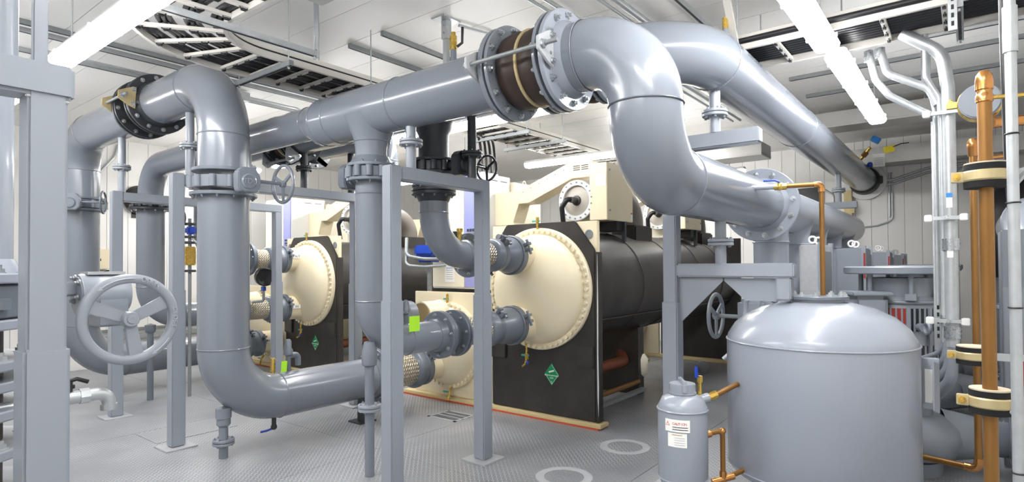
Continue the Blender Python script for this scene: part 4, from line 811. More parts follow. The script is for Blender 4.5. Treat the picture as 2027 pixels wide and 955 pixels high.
t = thing('strut_brace', 'diagonal galvanised strut at the right edge low by the riser', 'strut', (3.0, -.2, .7)); obj('channel', MB().box((3.05, -.19, .93), (.03, .2, .03), R=Matrix.Rotation(.95, 3, 'X')), 'galv', t, bev=.003); obj('slot_strip', MB().box((3.034, -.19, .93), (.004, .17, .012), R=Matrix.Rotation(.95, 3, 'X')), 'galvdark', t)
t = thing('strut_brace', 'diagonal galvanised strut at the right edge near mid height', 'strut', (3.0, -.2, 1.9)); obj('channel', MB().box((3.05, -.21, 1.99), (.03, .24, .03), R=Matrix.Rotation(-.9, 3, 'X')), 'galv', t, bev=.003); obj('slot_strip', MB().box((3.034, -.21, 1.99), (.004, .2, .012), R=Matrix.Rotation(-.9, 3, 'X')), 'galvdark', t)
t = thing('cable_bundle', 'black cable hanging behind the pale tube at the right edge', 'cable', (3.4, -.16, 1.4)); obj('cable', MB().path(bend([(3.3, -.13, 3.3), (3.32, -.135, 2.6), (3.3, -.14, 2.1), (3.34, -.165, 1.4)], .2), .014, 10), 'cable', t); obj('cable', MB().path([(3.42, -.15, 3.3), (3.42, -.155, 1.5)], .012, 10), 'cable', t)
def conduit(label, pts, r, R, m='galv', cpl=(), name='conduit', group='galvanised conduits'):
    pts = [V(p) for p in pts]; t = thing(name, label, 'conduit', (pts[-1].x, pts[-1].y, min(p.z for p in pts)), group)
    obj('tube', MB().path(bend(pts, R, 8), r, 14), m, t, sharp=60)
    for p, d in cpl: obj('coupling', MB().cyl(V(p)-V(d)*.04, V(p)+V(d)*.04, r*1.25, n=14), 'bolt', t)
    return t
conduit('widest galvanised conduit dropping from the right cable tray', [(5.0, .35, 3.24), (5.0, .12, 3.05), (5.0, .092, 2.8), (5.0, .092, 1.02)], .041, .2, cpl=(((5, .092, 1.72), Z_), ((5, .092, 1.12), Z_)))
conduit('thin conduit just left of the widest one', [(5.0, .215, 3.2), (5.0, .215, 2.9), (5.0, .14, 2.74), (5.0, .133, 2.5), (5.0, .137, 1.05)], .017, .1, cpl=(((5, .135, 1.2), Z_),))
conduit('thin conduit beside the slotted strut', [(5.06, .2, 3.1), (5.06, .2, 2.85), (5.06, .17, 2.66), (5.06, .17, 1.3)], .013, .1)
conduit('slanting conduit from the tray, upper of two on the right', [(5.15, .5, 3.2), (5.12, .45, 3.0), (5.06, .2, 2.83), (5.04, .15, 2.7)], .028, .1, cpl=(((5.15, .5, 3.17), Z_),))
conduit('slanting conduit from the tray, lower of two on the right', [(5.2, .58, 3.22), (5.18, .53, 2.98), (5.1, .44, 2.83), (5.06, .2, 2.64)], .026, .1, cpl=(((5.2, .578, 3.18), Z_),))
t = thing('slotted_strut', 'upright slotted strut channel behind the right conduits', 'strut', (5.1, .165, 1.0)); obj('channel', MB().bb(5.1, 5.14, .15, .195, .98, 2.6), 'galv', t)
for k in range(30): inst('slot', 'strut_slot', lambda: MB().box((0, 0, 0), (.003, .014, .028)), 'ink', (5.099, .172, 1.08+k*.05), Z_, t)
t = thing('slotted_strut', 'slotted strut hanger dropping from the ceiling at the far right', 'strut', (4.4, .05, 3.0)); obj('channel', MB().bb(4.4, 4.44, .03, .075, 3.0, ZC), 'galv', t)
for k in range(12): inst('slot', 'strut_slot', lambda: MB().box((0, 0, 0), (.003, .014, .028)), 'ink', (4.399, .052, 3.04+k*.05), Z_, t)
t = thing('slotted_strut', 'dark slotted hanger strip under the right cable tray', 'strut', (5.6, .24, 3.0)); obj('channel', MB().bb(5.6, 5.62, .22, .27, 2.95, ZC), 'galvdark', t)
for k in range(5): inst('slot', 'strut_slot', lambda: MB().box((0, 0, 0), (.003, .014, .028)), 'ink', (5.599, .245, 3.0+k*.07), Z_, t)
for k, zz in enumerate((2.62, 1.9, 1.2)):
    t = thing('conduit_strap', ('white conduit strap clamp near the top of the conduits', 'white conduit strap clamp halfway down the conduits', 'white conduit strap clamp low on the conduits')[k], 'clamp', (4.95, .1, zz)); obj('strut', MB().bb(4.93, 4.955, .03, .21, zz-.012, zz+.012), 'galv', t); obj('end_cap', MB().bb(4.91, 4.96, .19, .235, zz-.024, zz+.024), 'white', t, bev=.005); obj('end_cap', MB().bb(4.91, 4.96, -.005, .04, zz-.024, zz+.024), 'white', t, bev=.005); inst('strap_bolt', 'bolt_12', bolt_mb(.012), 'bolt', (4.93, .11, zz), (-1, 0, 0), t)
for k, zz in enumerate((2.02, 1.68)):
    t = thing('conduit_label', ('small blue and white sticker on the widest conduit, upper', 'small blue and white sticker on the widest conduit, lower')[k], 'sticker', (4.955, .1, zz)); obj('sheet', MB().bb(4.956, 4.958, .078, .112, zz-.05, zz+.05), 'paper', t); obj('blue_band', MB().bb(4.954, 4.956, .078, .112, zz+.02, zz+.05), 'lightblue', t)
for k in range(4):
    conduit(('uppermost grey cable curving to the nearest pump motor', 'second grey cable curving to the nearest pump motor', 'third grey cable curving to the nearest pump motor', 'thickest grey cable curving to the nearest pump motor')[k], [(5.0, .14-.016*k, 1.06), (5.0, .15-.016*k, .98-.06*k), (5.12, .3-.04*k, .9-.08*k), (5.3, .42-.03*k, .9-.1*k)], .015+.007*k, .12, m='motor', name='flexible_conduit')
# far right: brackets and tags behind
t = thing('hazard_tag', 'yellow tag at the far right edge near the floor', 'tag', (3.1, -.185, .9)); obj('sheet', MB().bb(3.1, 3.103, -.2, -.165, .93, 1.02), 'yellow', t); obj('red_band', MB().bb(3.1, 3.103, -.2, -.165, 1.1, 1.2), 'red', t)

# ================================================================== ceiling: lights
def light(c, ax, L, label, group='enclosed ceiling light fixtures', wd=.165):
    c = V(c); ax = V(ax); e = Z_.cross(ax)
    t = thing('ceiling_light', label, 'ceiling light', tuple(c), group)
    def slab(prof, a, b): return MB().prism([c+ax*a+e*p+Z_*q for p, q in prof], ax*(b-a))
    obj('housing', slab([(-wd*.44, .062), (wd*.44, .062), (wd*.4, .085), (wd*.28, .1), (-wd*.28, .1), (-wd*.4, .085)], -L/2, L/2), 'white', t)
    obj('diffuser', slab([(-wd*.44, .062), (wd*.44, .062), (wd/2, .045), (wd/2-.008, .02), (wd*.34, .003), (wd*.2, 0), (-wd*.2, 0), (-wd*.34, .003), (-wd/2+.008, .02), (-wd/2, .045)], -L/2+.01, L/2-.01), 'lamp', t)
    for k in range(4):
        for s in (-1, 1): obj('clip', MB().box(c+ax*(-L*.42+k*L*.28)+e*s*(wd/2+.003)+Z_*.045, (.018, .018, .03)), 'white', t, bev=.004)
    for s in (-1, 1): obj('hanger_rod', MB().cyl(c+ax*s*L*.4+Z_*.09, V((c+ax*s*L*.4).x, (c+ax*s*L*.4).y, ZC), .006, n=8), 'galv', t)
    return t
light((3.3, .745, 3.05), X_, 2.4, 'glowing ceiling light at the top right, nearest one'); light((6.0, .73, 3.06), X_, 2.44, 'glowing ceiling light behind the nearest one on the right')
light((1.29, 3.85, 3.03), Y_, 2.44, 'glowing ceiling light at the upper left corner')
light((4.53, 4.05, 3.03), Y_, 2.44, 'glowing ceiling light behind the front header, above the right chiller'); light((4.6, 6.75, 3.03), Y_, 2.44, 'glowing ceiling light glimpsed beside the header tee')
light((7.0, 3.95, 3.04), Y_, 2.44, 'glowing ceiling light low behind the beige cable duct'); light((7.0, 7.4, 3.04), Y_, 2.44, 'glowing ceiling light far back over the left chiller'); light((9.6, 4.0, 3.04), Y_, 2.44, 'glowing ceiling light farthest back, behind the chillers')
light((1.29, 7.2, 3.03), Y_, 2.44, 'glowing ceiling light beyond the near post at far left'); light((1.29, .9, 3.4), Y_, 2.44, 'ceiling light overhead of the viewpoint'); light((-1.2, 4.5, 3.4), Y_, 2.44, 'ceiling light behind the viewpoint on the left'); light((-1.2, 1.2, 3.4), Y_, 2.44, 'ceiling light directly behind the viewpoint'); light((4.6, 9.5, 3.03), Y_, 2.0, 'ceiling light close to the left wall')

# ================================================================== ceiling: cable trays
def strut(label, p0, p1, m='galvdark', s=.041, rods=True, group='strut channels under the ceiling', slots=0):
    p0, p1 = V(p0), V(p1); d = (p1-p0); L = d.length; c = (p0+p1)/2
    t = thing('strut_channel', label, 'strut', tuple(p0), group); ang_ = math.atan2(d.y, d.x)
    obj('channel', MB().box(c+V(0, 0, .0), (L, s, s), rz=ang_), m, t, bev=.003); obj('open_side', MB().box(c-V(0, 0, s/2+.0008), (L*.99, s*.45, .0015), rz=ang_), 'ink', t)
    if rods:
        for f_ in rods: q = p0+d*f_; obj('hanger_rod', MB().cyl(q+Z_*s/2, (q.x, q.y, ZC), .0055, n=8), 'galv', t); obj('rod_nut', MB().cyl(q-Z_*(s/2+.02), q-Z_*s/2, .011, n=6), 'bolt', t)
    for k in range(slots): q = p0+d*((k+.5)/slots); obj('slot', MB().box(q-V(0, 0, s/2+.002), (L/slots*.5, s*.3, .001), rz=ang_), 'ink', t)
    return t
def tray(label, cl, wd, h, rails=True, rungs=.23, cables=4, cr=.022, lift=.03, name='cable_tray'):
    """ladder tray along centre line cl (points at rail bottom height)"""
    cl = [V(p) for p in cl]; t = thing(name, label, 'cable tray', tuple(cl[0]), 'ladder cable trays')
    nr = []
    for i in range(len(cl)):
        a = cl[min(i+1, len(cl)-1)]-cl[max(i-1, 0)]; nr.append(Z_.cross(a).normalized())
    for s in (-1, 1):
        vs_2 = []; fs = []; th = .025
        for p, n_ in zip(cl, nr):
            o = p+n_*s*wd/2
            for q in (o-n_*s*.0, o-n_*s*th, o-n_*s*th+Z_*h, o+Z_*h): vs_2.append(q)
        for i in range(len(cl)-1):
            for k in range(4): fs.append((i*4+k, i*4+(k+1) % 4, i*4+4+(k+1) % 4, i*4+4+k))
        fs += [(0, 1, 2, 3), tuple(len(cl)*4-4+k for k in (3, 2, 1, 0))]
        obj('side_rail', MB().add(vs_2, fs), 'tray', t)
    # rungs at even spacing
    acc = 0; nxt = rungs*.5; rp_ = []
    for i in range(len(cl)-1):
        d = cl[i+1]-cl[i]; L = d.length
        while nxt <= acc+L:
            f_ = (nxt-acc)/L; rp_.append((cl[i]+d*f_, d.normalized())); nxt += rungs
        acc += L
    for p, d in rp_:
        r_ = obj('rung', MB().box(p+Z_*.02, (.035, wd-.04, .022), rz=math.atan2(d.y, d.x)), 'tray', t)
        e = Z_.cross(d)
        for k in range(cables):
            o = (k-(cables-1)/2)*(wd-.1)/max(1, cables-1); obj('cable_tie', MB().torus(p+e*o+Z_*(.02), d, .03, .005, 10, 5).box(p+e*o-Z_*.005, (.02, .03, .012), rz=math.atan2(d.y, d.x)), 'black', r_)
    for k in range(cables):
        o = (k-(cables-1)/2)*(wd-.1)/max(1, cables-1); pts = [p+n_*o+Z_*(lift+cr+.004) for p, n_ in zip(cl, nr)]
        for q in (-1, 0, 1): obj('cable', MB().path([p+n_*q*cr*1.6 for p, n_ in zip(pts, nr)], cr*.8, 8), 'cable', t, sharp=60)
    return t
arc = [(2.35+.78*math.cos(a), 3.72+.78*math.sin(a), 3.2) for a in [PI/2+PI/2*k/14 for k in range(15)]]
tray('ladder cable tray at upper left, curving and holding black cables', [(8.4, 4.5, 3.2), (5.5, 4.5, 3.2), (3.2, 4.5, 3.2)]+arc+[(1.57, 2.6, 3.2), (1.57, 1.2, 3.2)], .6, .1)
tray('ladder cable tray crossing the top right with thick black cables', [(4.76, 2.9, 3.2), (4.76, 1.5, 3.2), (4.76, -1.2, 3.2)], .54, .11, rungs=.33, cr=.03)
strut('dark trapeze strut under the curved tray, nearer one', (2.5, 4.95, 3.175), (2.5, 4.1, 3.175), rods=(.05, .95)); strut('slotted trapeze strut under the curved tray, farther one', (3.28, 4.95, 3.175), (3.28, 4.08, 3.175), rods=(.05, .95), slots=14)
strut('long galvanised strut crossing below the curved tray', (1.3, 3.78, 3.16), (2.5, 3.76, 3.16), m='galv', rods=(.05, .98), slots=16)
strut('slotted trapeze strut under the top right tray, left end', (4.45, 1.34, 3.17), (5.15, 1.34, 3.17), m='galv', rods=(.04, .96), slots=12); strut('slotted trapeze strut under the top right tray, right end', (4.45, .02, 3.17), (5.15, .02, 3.17), m='galv', rods=(.04, .96), slots=12)
br = thing('strut_brace', 'mottled flat brace hanging from ceiling beside the curved tray', 'strut', (2.5, 3.75, 3.15)); obj('bar', MB().prism([(2.49, 3.73, 3.28), (2.49, 3.78, 3.28), (2.12, 3.25, ZC), (2.12, 3.2, ZC)], (.008, .0, 0)), 'galv', br); obj('foot', MB().bb(2.485, 2.495, 3.73, 3.78, 3.13, 3.3), 'galv', br); inst('brace_bolt', 'bolt_12', bolt_mb(.012), 'bolt', (2.485, 3.755, 3.18), (-1, 0, 0), br)
br = thing('strut_brace', 'flat pale brace from ceiling down to the top right tray', 'strut', (4.45, 1.35, 3.2)); obj('bar', MB().prism([(4.44, 1.32, 3.22), (4.44, 1.37, 3.22), (4.0, 1.34, ZC), (4.0, 1.29, ZC)], (.03, .0, 0)), 'tray', br); inst('brace_bolt', 'bolt_15', bolt_mb(.015), 'bolt', (4.44, 1.345, 3.26), (-1, 0, 0), br)
jb = thing('junction_box', 'galvanised box plate under the ceiling at the top left', 'box', (2.0, 2.95, 3.2)); obj('box', MB().bb(1.75, 2.13, 2.75, 3.15, 3.22, 3.3), 'duct', jb, bev=.004); obj('hanger_rod', MB().cyl((2.1, 3.12, 3.3), (2.1, 3.12, ZC), .006, n=8), 'galv', jb); obj('hanger_rod', MB().cyl((1.78, 2.8, 3.3), (1.78, 2.8, ZC), .006, n=8), 'galv', jb)
zs = ZC-.021
for lb, p0, p1, mt in (('long dark ceiling strut running over the left riser, nearer', (1.2, 6.2, zs), (4.6, 6.2, zs), 'galvdark'), ('ceiling strut over the left riser, farther', (1.2, 6.28, zs-.04), (4.6, 6.28, zs-.04), 'galv'), ('thin ceiling strut nearest the left wall', (1.2, 7.0, zs), (4.4, 7.0, zs), 'galv'),
        ('short ceiling strut above the header, left of the hanger', (3.35, 4.06, zs), (4.6, 4.06, zs), 'galvdark'), ('short ceiling strut above the header, farther left', (3.35, 4.53, zs), (4.6, 4.53, zs), 'galvdark'),
        ('ceiling strut across the right bay, nearer of two', (7.06, 1.55, zs), (7.06, -1.2, zs), 'galvdark'), ('ceiling strut across the right bay, farther of two', (7.92, 1.55, zs), (7.92, -1.2, zs), 'galvdark'), ('ceiling strut over the second compressor', (6.1, 3.6, zs), (8.2, 3.55, zs), 'galvdark'), ('ceiling strut behind the right light', (6.5, .4, zs), (6.5, -1.2, zs), 'galv'), ('long ceiling strut beside the big back-wall pipe', (3.0, 1.75, zs), (9.0, 1.75, zs), 'galv'), ('ceiling strut left of the nearest right light', (2.4, 1.5, zs), (4.3, 1.5, zs), 'tray')):
    strut(lb, p0, p1, mt, rods=False)
for lb, y, r_ in (('ceiling conduit passing over the big expansion joint', 2.62, .016), ('second ceiling conduit passing over the big expansion joint', 2.52, .02), ('ceiling conduit above the S-bend', 2.1, .03), ('thin ceiling conduit above the S-bend', 2.2, .014)):
    conduit(lb, [(2.2, y, ZC-.05), (8.5, y, ZC-.05)], r_, .1)
conduit('thin conduit with a junction box along the ceiling at the left', [(1.5, 6.75, ZC-.06), (4.2, 6.75, ZC-.06), (4.4, 6.75, ZC-.2)], .014, .06)
jb = thing('junction_box', 'small grey junction box on the ceiling conduit left of the header', 'box', (3.5, 6.75, ZC-.12)); obj('box', MB().bb(3.42, 3.54, 6.69, 6.81, ZC-.12, ZC-.02), 'galv', jb, bev=.004); obj('screw', MB().cyl((3.48, 6.75, ZC-.12), (3.48, 6.75, ZC-.14), .012, n=8), 'bolt', jb)
# hanger above header B with vent valve
h_ = thing('ceiling_hanger', 'square steel hanger post with ceiling plate above the header', 'hanger', (BX, 3.45, 3.0)); obj('post', MB().bb(BX-.022, BX+.022, 3.43, 3.475, BZ+.17, ZC-.01), 'galv', h_, bev=.003); obj('ceiling_plate', MB().bb(BX-.1, BX+.1, 3.38, 3.53, ZC-.012, ZC), 'galv', h_); obj('bracket', MB().bb(BX-.03, BX+.03, 3.42, 3.485, ZC-.17, ZC-.012), 'galv', h_, bev=.003)
for zz in (.06, .12): inst('bracket_bolt', 'bolt_8', bolt_mb(.008), 'bolt', (BX-.03, 3.45, ZC-zz), (-1, 0, 0), h_)
v_ = thing('vent_valve', 'small brass vent valve with black lever on top of the header', 'valve', (BX, 3.37, 3.0)); obj('nipple', MB().cyl((BX, 3.37, BZ+.17), (BX, 3.37, 3.36), .02, n=14).cyl((BX, 3.37, 3.3), (BX, 3.37, 3.4), .026, n=14), 'pipe', v_); obj('brass_body', MB().cyl((BX, 3.37, 3.4), (BX, 3.37, 3.52), .03, n=8).cyl((BX, 3.37, 3.52), (BX, 3.37, 3.55), .02, n=12), 'brass', v_); obj('lever', MB().path([(BX, 3.33, 3.42), (BX+.02, 3.29, 3.45), (BX+.02, 3.285, 3.58)], .012, 8), 'cable', v_)
v_ = thing('vent_valve', 'small brass vent valve on the big back-wall pipe', 'valve', (4.3, BY+.02, BZ+.18)); obj('nipple', MB().cyl((4.3, BY, BZ+.18), (4.3, BY, BZ+.32), .02, n=12), 'motor', v_); obj('brass_body', MB().cyl((4.3, BY, BZ+.32), (4.3, BY, BZ+.4), .022, n=10), 'brass', v_)
conduit('bent conduit on the ceiling right of the hanger', [(BX+.1, 3.4, ZC-.03), (BX+.9, 3.2, ZC-.03), (BX+.9, 2.7, ZC-.03)], .014, .12)
# middle tray glimpsed above the right chiller
strut('trapeze strut under the tray above the right chiller, nearer', (5.55, 5.0, 3.175), (5.55, 4.05, 3.175), 'galv', rods=(.05, .95), slots=12); strut('trapeze strut under the tray above the right chiller, farther', (6.25, 5.0, 3.175), (6.25, 4.0, 3.175), 'galv', rods=(.05, .95), slots=12)
for k in range(4):
    c_ = thing('power_cable', ('black power cable looping down to the drive cabinet, leftmost', 'black power cable looping down to the drive cabinet, second', 'black power cable looping down to the drive cabinet, third', 'black power cable looping down to the drive cabinet, rightmost')[k], 'cable', (5.8, 5.0, 2.76)); obj('cable', MB().path(bend([(5.3+.09*k, 4.72, 3.24), (5.55+.09*k, 4.84, 3.2), (5.62+.09*k, 4.87, 3.0), (5.64+.09*k, 4.87, 2.74)], .15), .018, 10), 'cable', c_); obj('gland', MB().cyl((5.64+.09*k, 4.87, 2.755), (5.64+.09*k, 4.87, 2.79), .027, n=10), 'white', c_)
# ducts across the back bay
for lb, x, y0, y1, z0, z1 in (('pale metal duct box across the ceiling of the back bay, nearer', 8.7, .25, 1.72, 3.4, 3.6), ('pale metal duct box across the ceiling of the back bay, farther', 11.05, -.9, 1.6, 3.2, 3.46), ('pale metal trunking box above the second compressor', 7.6, 2.0, 3.2, 2.95, 3.12)):
    t = thing('duct', lb, 'duct', (x, (y0+y1)/2, z0)); obj('trunk', MB().bb(x, x+.45, y0, y1, z0, z1), 'duct', t, bev=.004); obj('lid_lip', MB().bb(x-.006, x+.456, y0, y1, z0+.02, z0+.03), 'duct', t); obj('label_plate', MB().bb(x-.004, x, y1-.1, y1-.03, z0+.03, z0+.06), 'paper', t)
    for s in (.1, .9): obj('hanger_rod', MB().cyl((x+.2, y0+(y1-y0)*s, z1), (x+.2, y0+(y1-y0)*s, ZC), .006, n=8), 'galv', t)
conduit('bundle conduit curving under the back ducts, upper', [(XW-.04, .0, 3.15), (XW-.04, .5, 3.12), (XW-.04, .95, 2.98), (XW-.04, 1.1, 2.97)], .02, .2); conduit('bundle conduit curving under the back ducts, lower', [(XW-.04, .0, 3.08), (XW-.04, .5, 3.05), (XW-.04, .95, 2.91), (XW-.04, 1.1, 2.9)], .02, .2)
conduit('thin conduit descending the white back wall and curving away', [(XW-.03, .98, 3.1), (XW-.03, .98, 2.3), (XW-.03, 1.2, 2.22), (XW-.03, 1.45, 2.2), (XW-.03, 1.48, 2.0)], .014, .1); conduit('straight conduit on the back wall beside the curved one', [(XW-.03, 1.02, 3.1), (XW-.03, 1.02, 2.35)], .016, .1)
conduit('bent conduit on the back wall near the cabinets', [(XW-.03, 2.0, 2.9), (XW-.03, 1.85, 2.8), (XW-.03, 1.85, 1.6)], .016, .1); conduit('second bent conduit on the back wall near the cabinets', [(XW-.03, 1.8, 2.9), (XW-.03, 1.66, 2.8), (XW-.03, 1.66, 1.6)], .016, .1)
# instruments near the wall end of the big pipe
s_ = thing('sensor', 'brass sensor with blue cap on the big pipe by the back wall', 'sensor', (10.550, BY-.1, BZ+.15)); obj('brass_stem', MB().cyl((10.450, BY-.05, BZ+.17), (10.350, BY-.22, BZ+.36), .025, n=12), 'brass', s_); obj('blue_cap', MB().box((10.300, BY-.3, BZ+.46), (.09, .12, .09), R=Matrix.Rotation(.6, 3, 'X')), 'lightblue', s_, bev=.01); obj('nut', MB().cyl((10.410, BY-.12, BZ+.25), (10.380, BY-.17, BZ+.3), .04, n=6), 'copper', s_); obj('side_valve', MB().ball((10.470, BY-.2, BZ+.12), .04, 12), 'blue', s_)
s_ = thing('hang_tag', 'white paper tag hanging above the wall collar', 'tag', (10.450, BY-.3, BZ+.05)); obj('card', MB().bb(10.450, 10.453, BY-.4, BY-.24, BZ+.07, BZ+.27), 'paper', s_); obj('string', MB().cyl((10.450, BY-.32, BZ+.05), (10.450, BY-.32, BZ+.4), .003, n=5), 'white', s_)
for k in range(4): obj('print_line', MB().bb(10.448, 10.450, BY-.38, BY-.26, BZ+.11+k*.03, BZ+.115+k*.03), 'ring', s_)
s_ = thing('hang_tag', 'bright yellow tag next to the blue sensor cap', 'tag', (10.500, BY-.45, BZ+.25)); obj('card', MB().box((10.500, BY-.45, BZ+.33), (.004, .14, .1), R=Matrix.Rotation(-.15, 3, 'X')), 'yellow', s_); obj('wire', MB().path([(10.500, BY-.5, BZ+.36), (10.530, BY-.6, BZ+.4), (10.530, BY-.7, BZ+.4)], .008, 6), 'cable', s_)
dp = thing('damper_post', 'dark opening panel on the back wall right of the cabinets', 'panel', (XW-.06, 2.25, 1.4)); obj('panel', MB().bb(XW-.05, XW-.02, 2.05, 2.5, 1.2, 2.95), 'black', dp, bev=.004); obj('edge_trim', MB().bb(XW-.055, XW-.02, 2.02, 2.05, 1.2, 2.95), 'galv', dp)
wp = thing('timber_post', 'ochre-coloured strip standing by the back wall below the pipe', 'post', (XW-.1, 1.6, 0)); obj('strip', MB().bb(XW-.1, XW-.03, 1.56, 1.68, 0, 2.85), 'gold', wp, bev=.004); obj('bracket', MB().bb(XW-.12, XW-.1, 1.52, 1.58, 2.45, 2.6), 'gold', wp)

# ================================================================== near left corner
t = thing('pipe_rack', 'near grey post and beam filling the left edge of the picture', 'pipe rack', (.555, 2.355, 0)); NX, NY = .555, 2.355
sleeve_post(t, NX, NY, 0, 1.345, 2.17, .105); obj('beam', MB().bb(-1.6, .625, 2.295, 2.415, 2.145, 2.255), 'post', t, bev=.011); obj('weld_bead', MB().box((NX, 2.31, 2.14), (.115, .01, .012)), 'ring', t, bev=.003)
sleeve_post(t, -1.5, NY, 0, 1.345, 2.17, .105)
t = thing('pipe_support', 'shiny grey upright tube and flat bar standing on the near beam', 'pipe support', (.42, 2.355, 2.255)); obj('tube', MB().cyl((.455, 2.36, 2.255), (.455, 2.36, 3.2), .036, n=28), 'post', t); obj('flat_bar', MB().bb(.525, .565, 2.35, 2.375, 2.255, ZC), 'post', t, bev=.004); obj('tube', MB().cyl((.33, 2.42, 2.255), (.33, 2.42, 3.2), .05, n=28), 'pipe', t)
GX, GY = .38, 3.2
t = pipe('main_riser', 'big grey vertical pipe behind the near left post', [(GX, GY, 1.57), (GX, GY, 3.3)], .27, 0, welds=False, m='tank'); flange(t, (GX, GY, 1.56), Z_, .27, .36, .04, side=1, nb=14, bs=.02, m='tank')
t = thing('butterfly_valve', 'large near valve with a big lettered handwheel, open and close arrows', 'valve', (GX, GY, 1.2)); obj('body', MB().ring((GX, GY, 1.47), Z_, .33, .25, .13, 48), 'flange', t); boltset(t, (GX, GY, 1.44), Z_, .335, 14, .03, 'flange', name='stud_ring')
obj('lower_ring', MB().ring((GX, GY, 1.38), Z_, .36, .25, .04, 48), 'tank', t)
obj('stem_housing', MB().bb(GX+.28, .88, GY-.035, GY+.035, 1.47, 1.535), 'post', t, bev=.01)
gb = obj('gear_housing', MB().lathe((.78, GY-.02, 1.475), X_, [(0, .09), (.088, .09), (.096, .1), (.096, .26), (.086, .29), (0, .295)], 32).bb(.93, 1.05, GY-.115, GY+.02, 1.33, 1.46), 'post', t, bev=.008); obj('cover_plate', MB().bb(.9, 1.05, GY-.07, GY+.04, 1.567, 1.58), 'galv', gb)
for a in range(5): inst('housing_bolt', 'bolt_12', bolt_mb(.012), 'galvdark', (.87, GY-.02+.055*math.cos(a*1.26), 1.5+.055*math.sin(a*1.26)), (-1, 0, 0), t)
WC = V(.99, 2.9, 1.372); WR = .198
hw = obj('handwheel', MB().lathe(WC, (0, -1, 0), [(WR-.04, -.012), (WR-.033, -.02), (WR-.012, -.022), (WR, -.008), (WR, .008), (WR-.008, .018), (WR-.033, .018), (WR-.04, .01)], 72, True), 'post', t, sharp=60)
obj('hub', MB().lathe(WC, (0, -1, 0), [(0, -.03), (.034, -.03), (.034, .018), (.03, .024), (.019, .024), (.017, .03), (.006, .03), (0, .028)], 28), 'post', hw)
for aa in (2.75, .45, -1.41):
    d = V(math.cos(aa-.0), 0, math.sin(aa)); e = V(-d.z, 0, d.x); p0 = WC+d*.024; p1 = WC+d*(WR-.03)
    obj('spoke', MB().prism([p0+e*.024-V(0, .004, 0), p0-e*.024-V(0, .004, 0), p1-e*.03-V(0, .004, 0), p1+e*.03-V(0, .004, 0)], (0, .016, 0)), 'post', hw, bev=.003)
obj('shaft', MB().cyl(WC, WC+V(0, .16, 0), .016, n=16), 'post', t)
def rim_text(s, a_mid, size, flip=False):
    st = size*.78/(WR-.019)
    for i, ch in enumerate(s):
        a = a_mid-(i-(len(s)-1)/2)*st; d = V(math.cos(a), 0, math.sin(a)); text(hw, ch, size, WC+d*(WR-.02)+V(0, -.0185, 0), (d.z, 0, -d.x), d, 'litpost', ext=.004)
rim_text('OPEN', 1.13, .026); rim_text('CLOSE', -.02, .026)
for a0_, a1_ in ((2.25, 1.5), (-.55, -1.0)):
    pts = [WC+V(math.cos(a0_+(a1_-a0_)*k/8), 0, math.sin(a0_+(a1_-a0_)*k/8))*(WR-.019)+V(0, -.019, 0) for k in range(9)]
    if a0_ < 0: pts = pts[::-1]
    obj('raised_arrow', MB().path(pts, .0035, 6), 'litpost', hw); d = (pts[0]-pts[1]).normalized() if a0_ > 0 else (pts[0]-pts[1]).normalized(); n_ = d.cross(Y_)
    obj('raised_arrow', MB().prism([pts[0]+d*.018, pts[0]+n_*.01, pts[0]-n_*.01], (0, -.003, 0)), 'litpost', hw)
t = pipe('main_riser', 'dark lower pipe and stacked flanges behind the near left post', [(GX, GY, .3), (GX, GY, 1.36)], .24, 0, welds=False, m='rubber')
for zz in (1.22, 1.14, 1.03, .88, .7, .5): obj('flange', MB().ring((GX, GY, zz), Z_, .35, .22, .04, 44), 'post', t)
bolts(t, (GX, GY, 1.24), Z_, .31, 12, .02, 'galv'); bolts(t, (GX, GY, .9), Z_, .31, 12, .02, 'galv'); obj('foot', MB().cyl((GX, GY, 0), (GX, GY, .36), .2), 'flange', t)
t = thing('drain_assembly', 'galvanised drain pipe with ball valve and elbow beside the near post', 'valve', (.8, 3.1, 1.0)); gy2, gz = 3.02, 1.045
obj('pipe_run', MB().cyl((.5, gy2, gz), (.76, gy2, gz), .022, n=16), 'galv', t); vb = obj('valve_body', MB().cyl((.74, gy2, gz), (.785, gy2, gz), .032, n=8).cyl((.785, gy2, gz), (.84, gy2, gz), .028, n=16).cyl((.84, gy2, gz), (.875, gy2, gz), .033, n=8), 'galv', t)
obj('elbow', MB().path(bend([(.87, gy2, gz), (.95, gy2, gz), (.95, gy2, gz-.055)], .045), .027, 18).cyl((.95, gy2, gz-.05), (.95, gy2, gz-.075), .033, n=18), 'galv', t); obj('stem', MB().cyl((.805, gy2, gz+.02), (.805, gy2, gz+.07), .012, n=10).cyl((.805, gy2, gz+.04), (.805, gy2, gz+.055), .02, n=6), 'darkflange', vb); obj('lever', MB().path([(.79, gy2, gz+.07), (.83, gy2-.005, gz+.078), (.87, gy2-.01, gz+.06)], .009, 8), 'cable', vb)
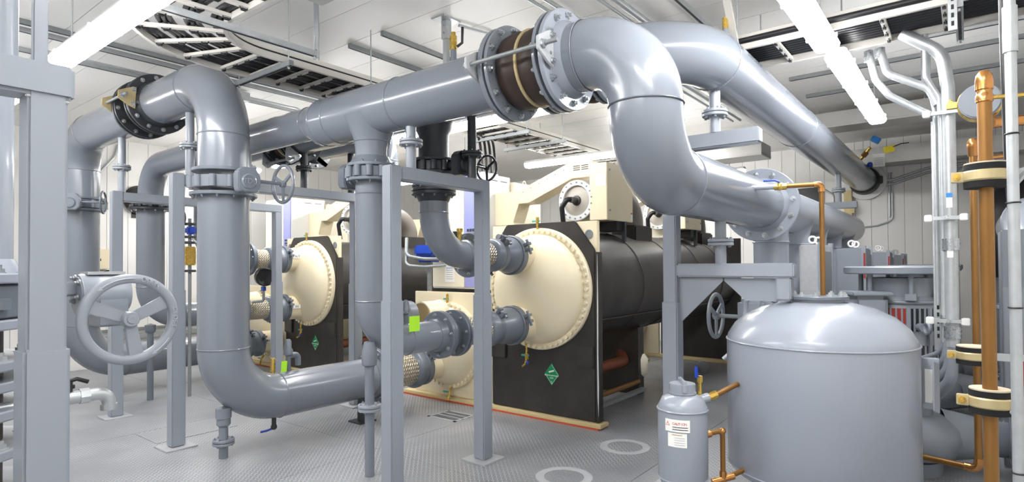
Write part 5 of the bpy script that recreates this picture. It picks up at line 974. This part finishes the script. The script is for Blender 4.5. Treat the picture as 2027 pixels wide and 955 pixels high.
# left wall fittings
b_ = thing('wall_switch', 'beige electrical box on the left wall behind the post', 'switch', (3.28, YW-.1, 1.55)); obj('box', MB().bb(3.13, 3.4, YW-.13, YW-.02, 1.57, 1.89), 'beige', b_, bev=.008); obj('black_window', MB().bb(3.17, 3.29, YW-.133, YW-.13, 1.7, 1.74), 'ink', b_)
conduit('conduit dropping down the left wall to the beige box', [(3.55, YW-.04, 3.6), (3.5, YW-.04, 3.4), (3.2, YW-.04, 3.0), (3.2, YW-.04, 1.9)], .018, .15)
bl = thing('wall_sounder', 'black round sounder on the left wall behind the second riser', 'sounder', (3.75, YW-.1, 2.4)); obj('bell', MB().lathe((3.85, YW-.02, 2.72), -Y_, [(.22, 0), (.24, .05), (.2, .12), (.08, .15), (0, .15)], 32), 'black', bl); obj('base', MB().bb(3.75, 3.95, YW-.03, YW-.016, 2.42, 2.6), 'black', bl)
bl = thing('wall_sounder', 'small black round fitting beside the near gear housing', 'sounder', (3.3, YW-.2, 1.2)); obj('bell', MB().lathe((3.42, YW-.02, 1.38), -Y_, [(.17, 0), (.18, .08), (.12, .14), (0, .15)], 28), 'black', bl); obj('base', MB().bb(3.36, 3.48, YW-.03, YW-.016, 1.1, 1.25), 'black', bl)
tr = thing('wall_trunking', 'grey horizontal trunking along the left wall near the floor', 'trunking', (5, YW-.12, .3)); obj('trunk', MB().bb(3.2, 9.5, YW-.1, YW-.018, .42, .5), 'galv', tr, bev=.004); obj('trunk', MB().bb(3.2, 9.5, YW-.08, YW-.018, .56, .6), 'galvdark', tr, bev=.004)

ip = thing('instrument_rack', 'small brass and blue instrument fittings left of the widest riser', 'instrument', (3.25, 7.6, 0)); obj('upright', MB().cyl((3.25, 7.6, 0), (3.25, 7.6, 2.2), .02, n=12), 'galvdark', ip); obj('brass_block', MB().bb(3.18, 3.3, 7.54, 7.66, 1.62, 1.85), 'brass', ip, bev=.01); obj('blue_valve', MB().bb(3.2, 3.3, 7.52, 7.64, 2.0, 2.1), 'blue', ip, bev=.02)
for zz in (1.55, 1.9, 1.97, 2.13): obj('ring_clamp', MB().ring((3.25, 7.6, zz), Z_, .07, .02, .03, 24), 'darkflange', ip)
obj('hose_loop', MB().path(bend([(3.25, 7.55, 1.95), (3.33, 7.45, 1.85), (3.36, 7.45, 1.7), (3.3, 7.5, 1.62)], .06), .012, 10), 'galv', ip)
